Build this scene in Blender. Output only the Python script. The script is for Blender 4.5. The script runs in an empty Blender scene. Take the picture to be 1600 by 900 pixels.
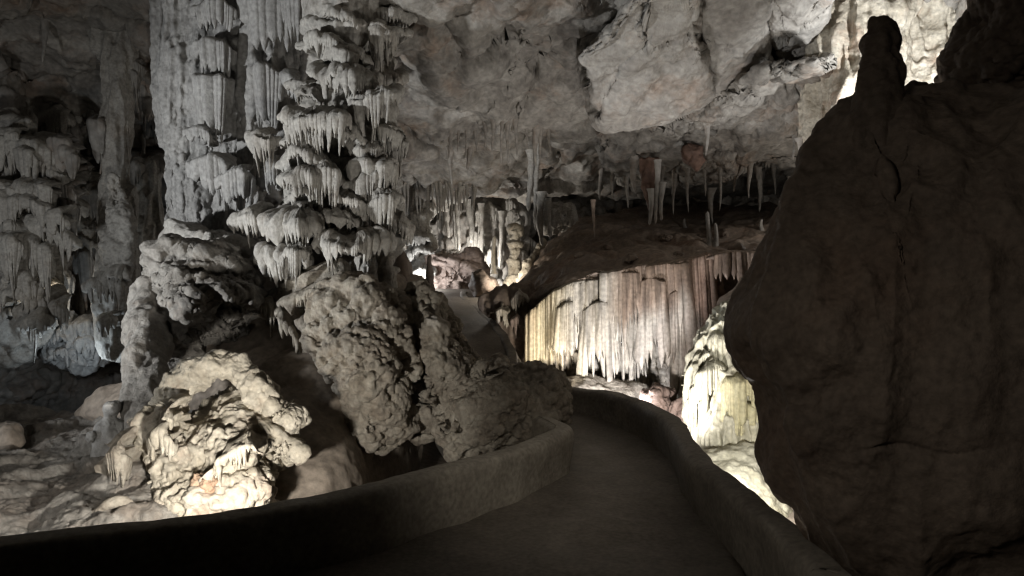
import bpy, bmesh, math, random
import numpy as np

# ------------------------------------------------------------------ camera, world, lamps, exposure
SC = bpy.context.scene
COL = SC.collection
F = 1142.5           # focal length in photo pixels (1600 wide)
EYE = 1.6

def P(px, py, d):
    """photo pixel + forward distance -> world point"""
    px = np.asarray(px, float); py = np.asarray(py, float); d = np.asarray(d, float)
    px, py, d = np.broadcast_arrays(px, py, d)
    return np.stack([(px - 800.0) / F * d, d, EYE - (py - 450.0) / F * d], -1)

cam = bpy.data.cameras.new('camera'); camo = bpy.data.objects.new('camera', cam); COL.objects.link(camo)
camo.location = (0, 0, EYE); camo.rotation_euler = (math.pi / 2, 0, 0)
cam.sensor_fit = 'HORIZONTAL'; cam.sensor_width = 36.0; cam.lens = 36.0 * F / 1600.0
cam.clip_start = 0.05; cam.clip_end = 300
SC.camera = camo

W = bpy.data.worlds.new('World'); SC.world = W; W.use_nodes = True
bg = W.node_tree.nodes['Background']; bg.inputs[0].default_value = (0.9, 0.95, 1.0, 1); bg.inputs[1].default_value = 0.0006

SC.view_settings.view_transform = 'Standard'; SC.view_settings.look = 'None'
SC.view_settings.exposure = 0.0; SC.view_settings.gamma = 1.0; SC.view_settings.use_curve_mapping = False
SC.cycles.use_denoising = True
SC.cycles.pixel_filter_type = 'BLACKMAN_HARRIS'; SC.cycles.filter_width = 1.3
SC.cycles.max_bounces = 6; SC.cycles.diffuse_bounces = 4; SC.cycles.glossy_bounces = 2
SC.cycles.sample_clamp_indirect = 0.8
SC.cycles.use_adaptive_sampling = False

COOL = (0.94, 0.97, 1.0); WHITE = (1.0, 0.97, 0.92); WARM = (1.0, 0.92, 0.80)

def lamp(name, p, power, color=WHITE, radius=0.08, target=None, cone=None, blend=0.6):
    kind = 'SPOT' if target is not None else 'POINT'
    l = bpy.data.lights.new(name, kind); l.energy = power; l.color = color; l.shadow_soft_size = radius
    o = bpy.data.objects.new(name, l); COL.objects.link(o); o.location = tuple(p)
    if target is not None:
        from mathutils import Vector
        v = Vector(tuple(target)) - Vector(tuple(p))
        o.rotation_euler = v.to_track_quat('-Z', 'Y').to_euler()
        l.spot_size = math.radians(cone); l.spot_blend = blend
    return o

# the show cave's floodlights, standing where their light is seen, plus added fill lamps
lamp('floodlight_or_fill', (-7.6, 3.9, 1.0), 2300, COOL, 0.15, P(420, 260, 9.0), 66, 0.9)
lamp('floodlight_or_fill', (-7.4, 5.8, 1.6), 220, COOL, 0.2, P(60, 300, 12), 62, 0.8)  # added off frame to lift the left wall
lamp('floodlight_or_fill', (-1.85, 4.42, 0.23), 250, (1.0, 0.96, 0.89), 0.05, P(325, 680, 6.1), 125, 0.7)
lamp('floodlight_or_fill', (-3.6, 3.9, 0.75), 75, WHITE, 0.06, P(110, 740, 6.2), 60, 0.8)  # extra lamp put in to brighten the lower left slope
lamp('floodlight_or_fill', (2.30, 7.0, -0.12), 105, WHITE, 0.05)
lamp('floodlight_or_fill', (3.25, 7.2, 0.12), 310, WHITE, 0.15, P(880, 0, 10.0), 92, 0.8)
lamp('floodlight_or_fill', P(975, 650, 9.4), 200, (0.97, 0.96, 1.0), 0.06, P(975, 480, 11.2), 130, 0.8)
lamp('floodlight_or_fill', P(1040, 690, 8.0), 230, (1.0, 0.95, 0.93), 0.06, P(1055, 490, 11.0), 90, 0.8)  # added to brighten the dim right half of the curtain
lamp('floodlight_or_fill', P(855, 612, 10.2), 95, WARM, 0.06, P(870, 500, 11.6), 110, 0.8)
lamp('floodlight_or_fill', P(655, 440, 15.9), 55, (0.95, 0.97, 1.0), 0.08)
lamp('floodlight_or_fill', P(735, 425, 17.6), 130, WHITE, 0.06)
lamp('floodlight_or_fill', P(788, 440, 14.5), 36, WARM, 0.06)
lamp('floodlight_or_fill', P(1290, 330, 12.6), 32, WHITE, 0.1)  # invented fill, standing in for bounce in the recess and on the bank
lamp('floodlight_or_fill', P(1470, 175, 8.6), 420, COOL, 0.08, P(1420, 40, 10.6), 130, 0.7)
lamp('floodlight_or_fill', P(86, 470, 11.3), 8, WARM, 0.03)
lamp('floodlight_or_fill', P(108, 585, 11.0), 26, (0.75, 0.88, 1.0), 0.04)
lamp('fill_light', (0.1, 0.8, 2.5), 200, WARM, 0.3, (0.25, 5.9, 0.10), 27, 1.0)  # added fill in mid-air over the path, for floor and parapet end
lamp('fill_light', (-2.4, -0.9, 3.0), 200, WARM, 0.6, (2.9, 3.5, 0.7), 56, 1.0)  # unseen fill added behind the camera for the dark right mass

# ------------------------------------------------------------------ noise
_rng = np.random.RandomState(7)
_perm = _rng.permutation(256); _perm = np.concatenate([_perm, _perm, _perm])
_g = np.array([[1,1,0],[-1,1,0],[1,-1,0],[-1,-1,0],[1,0,1],[-1,0,1],[1,0,-1],[-1,0,-1],[0,1,1],[0,-1,1],[0,1,-1],[0,-1,-1]], float)

def perlin(p):
    p = np.asarray(p, float); sh = p.shape[:-1]; p = p.reshape(-1, 3)
    i = np.floor(p).astype(int); f = p - i; i &= 255
    u = f * f * f * (f * (f * 6 - 15) + 10)
    def corner(a, b, c):
        h = _perm[_perm[_perm[(i[:, 0] + a) & 255] + ((i[:, 1] + b) & 255)] + ((i[:, 2] + c) & 255)] % 12
        g = _g[h]
        return g[:, 0] * (f[:, 0] - a) + g[:, 1] * (f[:, 1] - b) + g[:, 2] * (f[:, 2] - c)
    x = u[:, 0]; y = u[:, 1]; z = u[:, 2]
    def L(a, b, t): return a + t * (b - a)
    r = L(L(L(corner(0,0,0), corner(1,0,0), x), L(corner(0,1,0), corner(1,1,0), x), y),
          L(L(corner(0,0,1), corner(1,0,1), x), L(corner(0,1,1), corner(1,1,1), x), y), z)
    return r.reshape(sh)

def fbm(p, octaves=4, gain=0.5):
    r = 0; a = 1.0; p = np.asarray(p, float)
    for k in range(octaves):
        r = r + a * perlin(p + 17.3 * k); p = p * 2.03; a *= gain
    return r

def ridged(p, octaves=3, gain=0.5):
    r = 0; a = 1.0; p = np.asarray(p, float)
    for k in range(octaves):
        r = r + a * (1 - 2 * np.abs(perlin(p + 9.1 * k))); p = p * 2.1; a *= gain
    return r

def worley(p, seed=0):
    p = np.asarray(p, float); sh = p.shape[:-1]; p = p.reshape(-1, 3)
    i = np.floor(p).astype(int); f = p - i
    n = len(p); f1 = np.full(n, 9.0); f2 = np.full(n, 9.0); idd = np.zeros(n, int)
    for a in (-1, 0, 1):
        for b in (-1, 0, 1):
            for c in (-1, 0, 1):
                h = _perm[_perm[_perm[(i[:, 0] + a + seed) & 255] + ((i[:, 1] + b) & 255)] + ((i[:, 2] + c) & 255)]
                q = np.stack([a + _perm[h] / 255.0, b + _perm[h + 57] / 255.0, c + _perm[h + 131] / 255.0], -1) - f
                d = np.sqrt((q * q).sum(-1))
                m = d < f1
                f2 = np.where(m, f1, np.minimum(f2, d)); idd = np.where(m, h, idd); f1 = np.where(m, d, f1)
    return f1.reshape(sh), f2.reshape(sh), idd.reshape(sh)

# displacement makers: scalar field along the normal
def D_fbm(a, s, o=4): return lambda V: a * fbm(V * s, o)
def D_ridge(a, s, o=3): return lambda V: a * (ridged(V * s, o) - 0.9)
def D_pop(a, s, seed=0):
    def f(V):
        w = V + 0.35 / s * np.stack([perlin(V * s), perlin(V * s + 31), perlin(V * s + 77)], -1)
        f1, f2, _ = worley(w * s, seed)
        m = np.clip(0.55 + 1.2 * perlin(V * s * 0.22 + 5), 0.05, 1.3)
        return a * m * (np.sqrt(np.clip(1 - (f1 / 0.9) ** 2, 0, 1)) - 0.72)
    return f
def D_flute(a, k, stretch=0.10, o=2):
    def f(V):
        w = V.copy(); w[..., 2] *= stretch
        return a * (ridged(w * k, o) - 0.8)
    return f
def D_strata(a, k, tilt=(0.12, 0.1)):
    def f(V):
        z = V[..., 2] + tilt[0] * V[..., 0] + tilt[1] * V[..., 1] + 0.10 * fbm(V * 1.3, 3)
        q = np.stack([V[..., 0] * 0.25 * k, V[..., 1] * 0.25 * k, z * k], -1)
        n = perlin(q) + 0.5 * perlin(q * 2.3 + 4)
        return a * np.tanh(n * 3.0)
    return f
def D_slab(a, s, seed=0, sq=(1, 1, 1)):
    def f(V):
        w = (V + 0.25 * np.stack([fbm(V * 0.8, 2), fbm(V * 0.8 + 9, 2), fbm(V * 0.8 + 40, 2)], -1)) * np.array(sq)
        f1, f2, i = worley(w * s, seed)
        h = (_perm[i + 19] / 255.0 - 0.5); tx = (_perm[i + 43] / 255.0 - 0.5); ty = (_perm[i + 91] / 255.0 - 0.5)
        crack = np.exp(-((f2 - f1) / 0.05) ** 2)
        return a * (h + tx * (w[..., 0] * s % 1.0) * 0.3 + ty * f1 * 0.6 - 0.6 * crack)
    return f
def D_terrace(a, k):
    """overhanging drip shelves: saw profile down the surface"""
    def f(V):
        z = V[..., 2] + 0.22 * fbm(V * np.array([1.1, 1.1, 0.5]), 3)
        t = (z * k) % 1.0
        teeth = 0.25 * ridged(V * np.array([9, 9, 0.8]), 2)
        return a * ((t ** 0.6) * (1 - np.clip((t - 0.86) / 0.14, 0, 1)) - 0.4 + teeth * (t < 0.5) * 0.5)
    return f

# ------------------------------------------------------------------ materials
def rock(name, light, dark, stain=None, stain_amt=0.35, scale=1.0, rough=0.82, bump=0.5, grain=38.0, streak=False, spec=0.4):
    m = bpy.data.materials.new(name); m.use_nodes = True
    nt = m.node_tree; N = nt.nodes; Lk = nt.links
    b = N['Principled BSDF']
    tc = N.new('ShaderNodeTexCoord')
    mp = N.new('ShaderNodeMapping'); Lk.new(tc.outputs['Object'], mp.inputs[0])
    if streak: mp.inputs['Scale'].default_value = (1, 1, 0.18)
    n1 = N.new('ShaderNodeTexNoise'); n1.inputs['Scale'].default_value = 1.7 * scale; n1.inputs['Detail'].default_value = 8; n1.inputs['Roughness'].default_value = 0.65
    n1.inputs['Distortion'].default_value = 0.4
    Lk.new(mp.outputs[0], n1.inputs['Vector'])
    r1 = N.new('ShaderNodeValToRGB'); r1.color_ramp.elements[0].position = 0.34; r1.color_ramp.elements[1].position = 0.66
    r1.color_ramp.elements[0].color = (*dark, 1); r1.color_ramp.elements[1].color = (*light, 1)
    Lk.new(n1.outputs[0], r1.inputs[0])
    out = r1.outputs[0]
    n2 = N.new('ShaderNodeTexNoise'); n2.inputs['Scale'].default_value = 0.8 * scale; n2.inputs['Detail'].default_value = 6; n2.inputs['Roughness'].default_value = 0.7
    Lk.new(mp.outputs[0], n2.inputs['Vector'])
    if stain:
        r2 = N.new('ShaderNodeValToRGB'); r2.color_ramp.elements[0].position = 0.52; r2.color_ramp.elements[1].position = 0.70
        r2.color_ramp.elements[0].color = (0, 0, 0, 1); r2.color_ramp.elements[1].color = (stain_amt * 2,) * 3 + (1,)
        Lk.new(n2.outputs[0], r2.inputs[0])
        mx = N.new('ShaderNodeMix'); mx.data_type = 'RGBA'
        Lk.new(r2.outputs[0], mx.inputs[0]); Lk.new(out, mx.inputs[6]); mx.inputs[7].default_value = (*stain, 1)
        out = mx.outputs[2]
    n3 = N.new('ShaderNodeTexNoise'); n3.inputs['Scale'].default_value = grain * 0.7; n3.inputs['Detail'].default_value = 4
    Lk.new(tc.outputs['Object'], n3.inputs['Vector'])
    r3 = N.new('ShaderNodeMapRange'); r3.inputs[1].default_value = 0.3; r3.inputs[2].default_value = 0.7; r3.inputs[3].default_value = 0.72; r3.inputs[4].default_value = 1.2
    Lk.new(n3.outputs[0], r3.inputs[0])
    mm = N.new('ShaderNodeMix'); mm.data_type = 'RGBA'; mm.blend_type = 'MULTIPLY'; mm.inputs[0].default_value = 1.0
    Lk.new(out, mm.inputs[6]); Lk.new(r3.outputs[0], mm.inputs[7])
    at = N.new('ShaderNodeAttribute'); at.attribute_name = 'tint'
    m2 = N.new('ShaderNodeMix'); m2.data_type = 'RGBA'; m2.blend_type = 'MULTIPLY'; m2.inputs[0].default_value = 1.0
    Lk.new(mm.outputs[2], m2.inputs[6]); Lk.new(at.outputs['Color'], m2.inputs[7])
    Lk.new(m2.outputs[2], b.inputs['Base Color'])
    rr = N.new('ShaderNodeMapRange'); rr.inputs[1].default_value = 0.35; rr.inputs[2].default_value = 0.65; rr.inputs[3].default_value = rough - 0.28; rr.inputs[4].default_value = min(1, rough + 0.1)
    Lk.new(n2.outputs[0], rr.inputs[0]); Lk.new(rr.outputs[0], b.inputs['Roughness'])
    b.inputs['Specular IOR Level'].default_value = spec
    nb = N.new('ShaderNodeTexNoise'); nb.inputs['Scale'].default_value = grain; nb.inputs['Detail'].default_value = 6; nb.inputs['Roughness'].default_value = 0.7
    Lk.new(mp.outputs[0] if streak else tc.outputs['Object'], nb.inputs['Vector'])
    bp = N.new('ShaderNodeBump'); bp.inputs['Strength'].default_value = bump; bp.inputs['Distance'].default_value = 0.03
    Lk.new(nb.outputs[0], bp.inputs['Height']); Lk.new(bp.outputs[0], b.inputs['Normal'])
    return m

M = {
 'calcite':  rock('calcite_grey', (0.44, 0.42, 0.38), (0.30, 0.28, 0.25), (0.26, 0.21, 0.16), 0.3, 1.2),
 'pale':     rock('calcite_pale', (0.38, 0.37, 0.35), (0.29, 0.28, 0.265), None, 0, 1.0, bump=0.8, grain=26),
 'popcorn':  rock('cave_popcorn', (0.44, 0.40, 0.33), (0.25, 0.21, 0.165), (0.20, 0.15, 0.10), 0.3, 2.2, bump=1.0, grain=30),
 'bright':   rock('white_calcite', (0.56, 0.51, 0.42), (0.40, 0.35, 0.27), (0.40, 0.25, 0.17), 0.3, 2.0, bump=0.8, grain=30),
 'ceiling':  rock('limestone_ceiling', (0.37, 0.345, 0.305), (0.18, 0.162, 0.14), (0.24, 0.165, 0.115), 0.4, 1.3, bump=0.9, grain=18),
 'slab':     rock('limestone_slab', (0.42, 0.395, 0.355), (0.29, 0.265, 0.235), (0.27, 0.185, 0.13), 0.35, 1.1, bump=0.8, grain=14),
 'curtain':  rock('curtain_calcite', (0.50, 0.47, 0.41), (0.36, 0.32, 0.26), (0.30, 0.20, 0.15), 0.25, 1.6, bump=0.3, grain=30, streak=True, rough=0.6),
 'flow':     rock('flowstone_white', (0.54, 0.52, 0.42), (0.42, 0.40, 0.30), (0.45, 0.40, 0.25), 0.3, 1.6, bump=0.4, grain=30, streak=True, rough=0.6),
 'mud':      rock('brown_clay', (0.30, 0.25, 0.20), (0.21, 0.175, 0.14), None, 0, 0.8, bump=0.3, grain=24),
 'bank':     rock('brown_flowstone', (0.30, 0.24, 0.19), (0.18, 0.14, 0.11), (0.22, 0.13, 0.085), 0.3, 1.0, bump=0.4, grain=22),
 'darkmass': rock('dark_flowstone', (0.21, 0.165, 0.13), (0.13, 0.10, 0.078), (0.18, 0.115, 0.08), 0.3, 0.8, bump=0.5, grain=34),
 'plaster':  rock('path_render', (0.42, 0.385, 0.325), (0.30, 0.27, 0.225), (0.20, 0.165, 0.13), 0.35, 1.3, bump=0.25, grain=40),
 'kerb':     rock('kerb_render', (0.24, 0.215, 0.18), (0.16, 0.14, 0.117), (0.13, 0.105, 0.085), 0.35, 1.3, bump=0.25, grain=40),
 'pathfloor':rock('path_floor', (0.21, 0.185, 0.155), (0.14, 0.122, 0.10), (0.10, 0.083, 0.069), 0.4, 0.9, bump=0.25, grain=46, rough=0.7),
 'back':     rock('back_wall_rock', (0.36, 0.34, 0.31), (0.19, 0.175, 0.155), (0.24, 0.16, 0.11), 0.3, 1.3, bump=0.6, grain=14),
 'grey':     rock('grey_rock', (0.30, 0.28, 0.25), (0.16, 0.145, 0.125), (0.20, 0.15, 0.11), 0.3, 1.8, bump=0.9, grain=28),
 'red':      rock('iron_stained_calcite', (0.17, 0.10, 0.07), (0.11, 0.065, 0.047), None, 0, 1.0, bump=0.4, grain=20),
 'pink':     rock('pinkish_rock', (0.36, 0.28, 0.235), (0.24, 0.18, 0.15), None, 0, 2.0, bump=0.6, grain=24),
}

# ------------------------------------------------------------------ mesh output
def link_mesh(name, V, quads=None, tris=None, mat=None, parent=None, tint=None, loc=None, smooth=True):
    V = np.asarray(V, float).reshape(-1, 3)
    if parent is not None: off = np.array(parent.location)
    else:
        lo = V.min(0); hi = V.max(0)
        off = np.array([(lo[0] + hi[0]) / 2, (lo[1] + hi[1]) / 2, lo[2]]) if loc is None else np.asarray(loc, float)
    me = bpy.data.meshes.new(name)
    me.vertices.add(len(V)); me.vertices.foreach_set('co', (V - off).astype(np.float32).ravel())
    li = []; ls = []; 
    n = 0
    if quads is not None and len(quads):
        q = np.asarray(quads); li.append(q.ravel()); ls.append(np.full(len(q), 4))
    if tris is not None and len(tris):
        t = np.asarray(tris); li.append(t.ravel()); ls.append(np.full(len(t), 3))
    li = np.concatenate(li).astype(np.int32); ls = np.concatenate(ls).astype(np.int32)
    me.loops.add(len(li)); me.loops.foreach_set('vertex_index', li)
    me.polygons.add(len(ls)); st = np.concatenate([[0], np.cumsum(ls)[:-1]]).astype(np.int32)
    me.polygons.foreach_set('loop_start', st)
    me.polygons.foreach_set('use_smooth', np.full(len(ls), smooth))
    me.update(calc_edges=True)
    a = me.attributes.new('tint', 'FLOAT_COLOR', 'POINT')
    c = np.ones((len(V), 4), np.float32)
    if tint is not None: c[:, :3] = np.asarray(tint, np.float32).reshape(-1, 3) if np.ndim(tint) > 1 else np.asarray(tint, np.float32)
    a.data.foreach_set('color', c.ravel())
    me.materials.append(M[mat] if isinstance(mat, str) else mat)
    o = bpy.data.objects.new(name, me); COL.objects.link(o)
    if parent is not None: o.parent = parent
    else: o.location = tuple(off)
    return o

def tag(o, label, cat, group=None):
    o['label'] = label; o['category'] = cat
    if group: o['group'] = group
    return o
def structure(o): o['kind'] = 'structure'; return o
def thing(name, p, label, cat, group=None):
    o = bpy.data.objects.new(name, None); COL.objects.link(o); o.location = tuple(np.asarray(p, float)); o.empty_display_size = 0.2
    return tag(o, label, cat, group)

def grid_quads(n, m, wrap=False):
    idx = np.arange(n * m).reshape(n, m)
    if wrap: idx = np.concatenate([idx, idx[:, :1]], 1)
    return np.stack([idx[:-1, :-1], idx[:-1, 1:], idx[1:, 1:], idx[1:, :-1]], -1).reshape(-1, 4)

def vnormals(V, faces):
    a = V[faces[:, 0]]; b = V[faces[:, 1]]; c = V[faces[:, 2]]
    if faces.shape[1] == 4:
        d = V[faces[:, 3]]; fn = np.cross(c - a, d - b)
    else: fn = np.cross(b - a, c - a)
    n = np.zeros_like(V)
    for k in range(3):
        n[:, k] = sum(np.bincount(faces[:, j], fn[:, k], len(V)) for j in range(faces.shape[1]))
    return n / (np.linalg.norm(n, axis=1, keepdims=True) + 1e-12)

def displace(V, faces, fields, toward=None):
    for f in fields or ():
        n = vnormals(V, faces)
        if toward is not None:
            s = np.sign(((toward - V) * n).sum(1, keepdims=True)); n = n * np.where(s == 0, 1, s) if False else n * np.sign(s.sum() + 1e-9)
        V = V + n * f(V)[:, None]
    return V

_ico = {}
def ico(k):
    if k not in _ico:
        bm = bmesh.new(); bmesh.ops.create_icosphere(bm, subdivisions=k, radius=1.0)
        v = np.array([x.co[:] for x in bm.verts]); f = np.array([[x.index for x in t.verts] for t in bm.faces]); bm.free()
        _ico[k] = (v, f)
    return _ico[k]

def smooth_poly(pts, n=240):
    """Catmull-Rom through open polyline"""
    p = np.asarray(pts, float)
    if len(p) == 2: 
        t = np.linspace(0, 1, n)[:, None]; return p[0] * (1 - t) + p[1] * t
    q = np.concatenate([[2 * p[0] - p[1]], p, [2 * p[-1] - p[-2]]])
    seg = np.linalg.norm(np.diff(p[:, :2], axis=0), axis=1); cum = np.concatenate([[0], np.cumsum(seg)])
    s = np.linspace(0, cum[-1], n); i = np.clip(np.searchsorted(cum, s, 'right') - 1, 0, len(p) - 2)
    t = ((s - cum[i]) / np.maximum(seg[i], 1e-9))[:, None]
    a, b, c, d = q[i], q[i + 1], q[i + 2], q[i + 3]
    return 0.5 * (2 * b + (c - a) * t + (2 * a - 5 * b + 4 * c - d) * t ** 2 + (3 * b - a - 3 * c + d) * t ** 3)

def radial_table(outline, c, n=720):
    p = np.asarray(outline, float) - np.asarray(c, float)
    q = np.roll(p, -1, 0); out = np.zeros(n)
    th = np.linspace(-math.pi, math.pi, n, endpoint=False)
    for k, t in enumerate(th):
        d = np.array([math.cos(t), math.sin(t)]); e = q - p
        den = d[0] * e[:, 1] - d[1] * e[:, 0]
        with np.errstate(all='ignore'):
            r = (p[:, 0] * e[:, 1] - p[:, 1] * e[:, 0]) / den
            u = (p[:, 0] * d[1] - p[:, 1] * d[0]) / den
        ok = (r > 0) & (u >= -1e-9) & (u <= 1 + 1e-9) & np.isfinite(r)
        out[k] = r[ok].max() if ok.any() else np.nan
    if np.isnan(out).any(): 
        g = ~np.isnan(out); out = np.interp(np.arange(n), np.arange(n)[g], out[g])
    k = np.ones(9) / 9; out = np.convolve(np.concatenate([out[-8:], out, out[:8]]), k, 'same')[8:-8]
    return out

def blob(name, outline, c, d, thick, mat, disp=(), sub=6, tilt=(0, 0), flat=1.0, parent=None, tint=None, back=None):
    """solid rock: outline in photo pixels at distance d, real thickness (m) in front and behind"""
    v, f = ico(sub)
    tab = radial_table(outline, c)
    th = np.arctan2(-v[:, 2], v[:, 0])                       # image y runs down
    k = (th + math.pi) / (2 * math.pi) * len(tab); k0 = np.floor(k).astype(int) % len(tab); k1 = (k0 + 1) % len(tab); fr = k - np.floor(k)
    R = tab[k0] * (1 - fr) + tab[k1] * fr
    s = np.sqrt(v[:, 0] ** 2 + v[:, 2] ** 2)
    dep = np.sign(v[:, 1]) * np.abs(v[:, 1]) ** flat
    px = c[0] + R * s * np.cos(th); py = c[1] + R * s * np.sin(th)
    dd = d + tilt[0] * (px - c[0]) + tilt[1] * (py - c[1])
    dd = dd + np.where(dep < 0, dep * thick, dep * (thick if back is None else back))
    # keep the real-size outline: pixel offset measured at the tilted mid plane
    V = P(px, py, dd)
    V = displace(V, f, disp)
    t = tint(V) if callable(tint) else tint
    return link_mesh(name, V, tris=f, mat=mat, parent=parent, tint=t)

def sheet(name, rows, mat, disp=(), n=160, m=200, parent=None, tint=None, world=False):
    """rows: list of rows of (px,py,d) control points; cubic surface through them"""
    R = [smooth_poly(P(*np.array(r, float).T) if not world else np.array(r, float), m) for r in rows]
    R = np.array(R)
    cols = np.stack([smooth3(R[:, j], n) for j in range(m)], 1)
    V = cols.reshape(-1, 3); q = grid_quads(n, m)
    nn = vnormals(V, q); s = np.sign(((np.array([0, 0, EYE]) - V) * nn).sum())
    if s < 0: q = q[:, ::-1]
    V = displace(V, q, disp)
    t = tint(V) if callable(tint) else tint
    return link_mesh(name, V, quads=q, mat=mat, parent=parent, tint=t)

def smooth3(p, n):
    p = np.asarray(p, float)
    if len(p) == 2:
        t = np.linspace(0, 1, n)[:, None]; return p[0] * (1 - t) + p[1] * t
    q = np.concatenate([[2 * p[0] - p[1]], p, [2 * p[-1] - p[-2]]])
    s = np.linspace(0, len(p) - 1, n); i = np.clip(s.astype(int), 0, len(p) - 2); t = (s - i)[:, None]
    a, b, c, d = q[i], q[i + 1], q[i + 2], q[i + 3]
    return 0.5 * (2 * b + (c - a) * t + (2 * a - 5 * b + 4 * c - d) * t ** 2 + (3 * b - a - 3 * c + d) * t ** 3)

def body(name, sections, mat, disp=(), ratio=0.8, n=160, m=120, parent=None, tint=None):
    """closed standing column: sections (py, x_left, x_right, d)"""
    s = np.array(sections, float); s = smooth3(s, n)
    py, xl, xr, d = s.T
    sc = d / F; cx = (xl + xr) / 2; rx = np.abs(xr - xl) / 2 * sc
    e = np.ones(n); 
    k = max(3, n // 24); ramp = np.sqrt(np.clip(1 - (1 - np.arange(k) / k) ** 2, 0.0004, 1)); e[:k] *= ramp; e[-k:] *= ramp[::-1]
    th = np.linspace(0, 2 * math.pi, m, endpoint=False)
    C = P(cx, py, d)
    V = np.zeros((n, m, 3))
    V[..., 0] = C[:, None, 0] + (rx * e)[:, None] * np.cos(th)
    V[..., 1] = C[:, None, 1] + (rx * e)[:, None] * np.sin(th) * ratio
    V[..., 2] = C[:, None, 2]
    q = grid_quads(n, m, True); V = V.reshape(-1, 3)
    nn = vnormals(V, q); cen = np.repeat(C, m, 0)
    if ((V - cen) * nn).sum() < 0: q = q[:, ::-1]
    V = displace(V, q, disp)
    t = tint(V) if callable(tint) else tint
    return link_mesh(name, V, quads=q, mat=mat, parent=parent, tint=t)

def tube(name, path, mat, disp=(), n=90, m=40, parent=None, tint=None, ratio=1.0):
    """path: (px,py,d,r_px)"""
    s = smooth3(np.array(path, float), n); C = P(s[:, 0], s[:, 1], s[:, 2]); r = s[:, 3] * s[:, 2] / F
    e = np.ones(n); k = max(3, n // 14); ramp = np.sqrt(np.clip(1 - (1 - np.arange(k) / k) ** 2, 0.0004, 1)); e[:k] *= ramp; e[-k:] *= ramp[::-1]
    T = np.gradient(C, axis=0); T /= np.linalg.norm(T, axis=1, keepdims=True)
    A = np.cross(T, np.array([0, 1.0, 0])); A /= np.linalg.norm(A, axis=1, keepdims=True) + 1e-9
    B = np.cross(A, T)
    th = np.linspace(0, 2 * math.pi, m, endpoint=False)
    V = C[:, None] + (r * e)[:, None, None] * (np.cos(th)[None, :, None] * A[:, None] + ratio * np.sin(th)[None, :, None] * B[:, None])
    q = grid_quads(n, m, True); V = V.reshape(-1, 3); nn = vnormals(V, q)
    if ((V - np.repeat(C, m, 0)) * nn).sum() < 0: q = q[:, ::-1]
    V = displace(V, q, disp)
    t = tint(V) if callable(tint) else tint
    return link_mesh(name, V, quads=q, mat=mat, parent=parent, tint=t)

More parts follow.
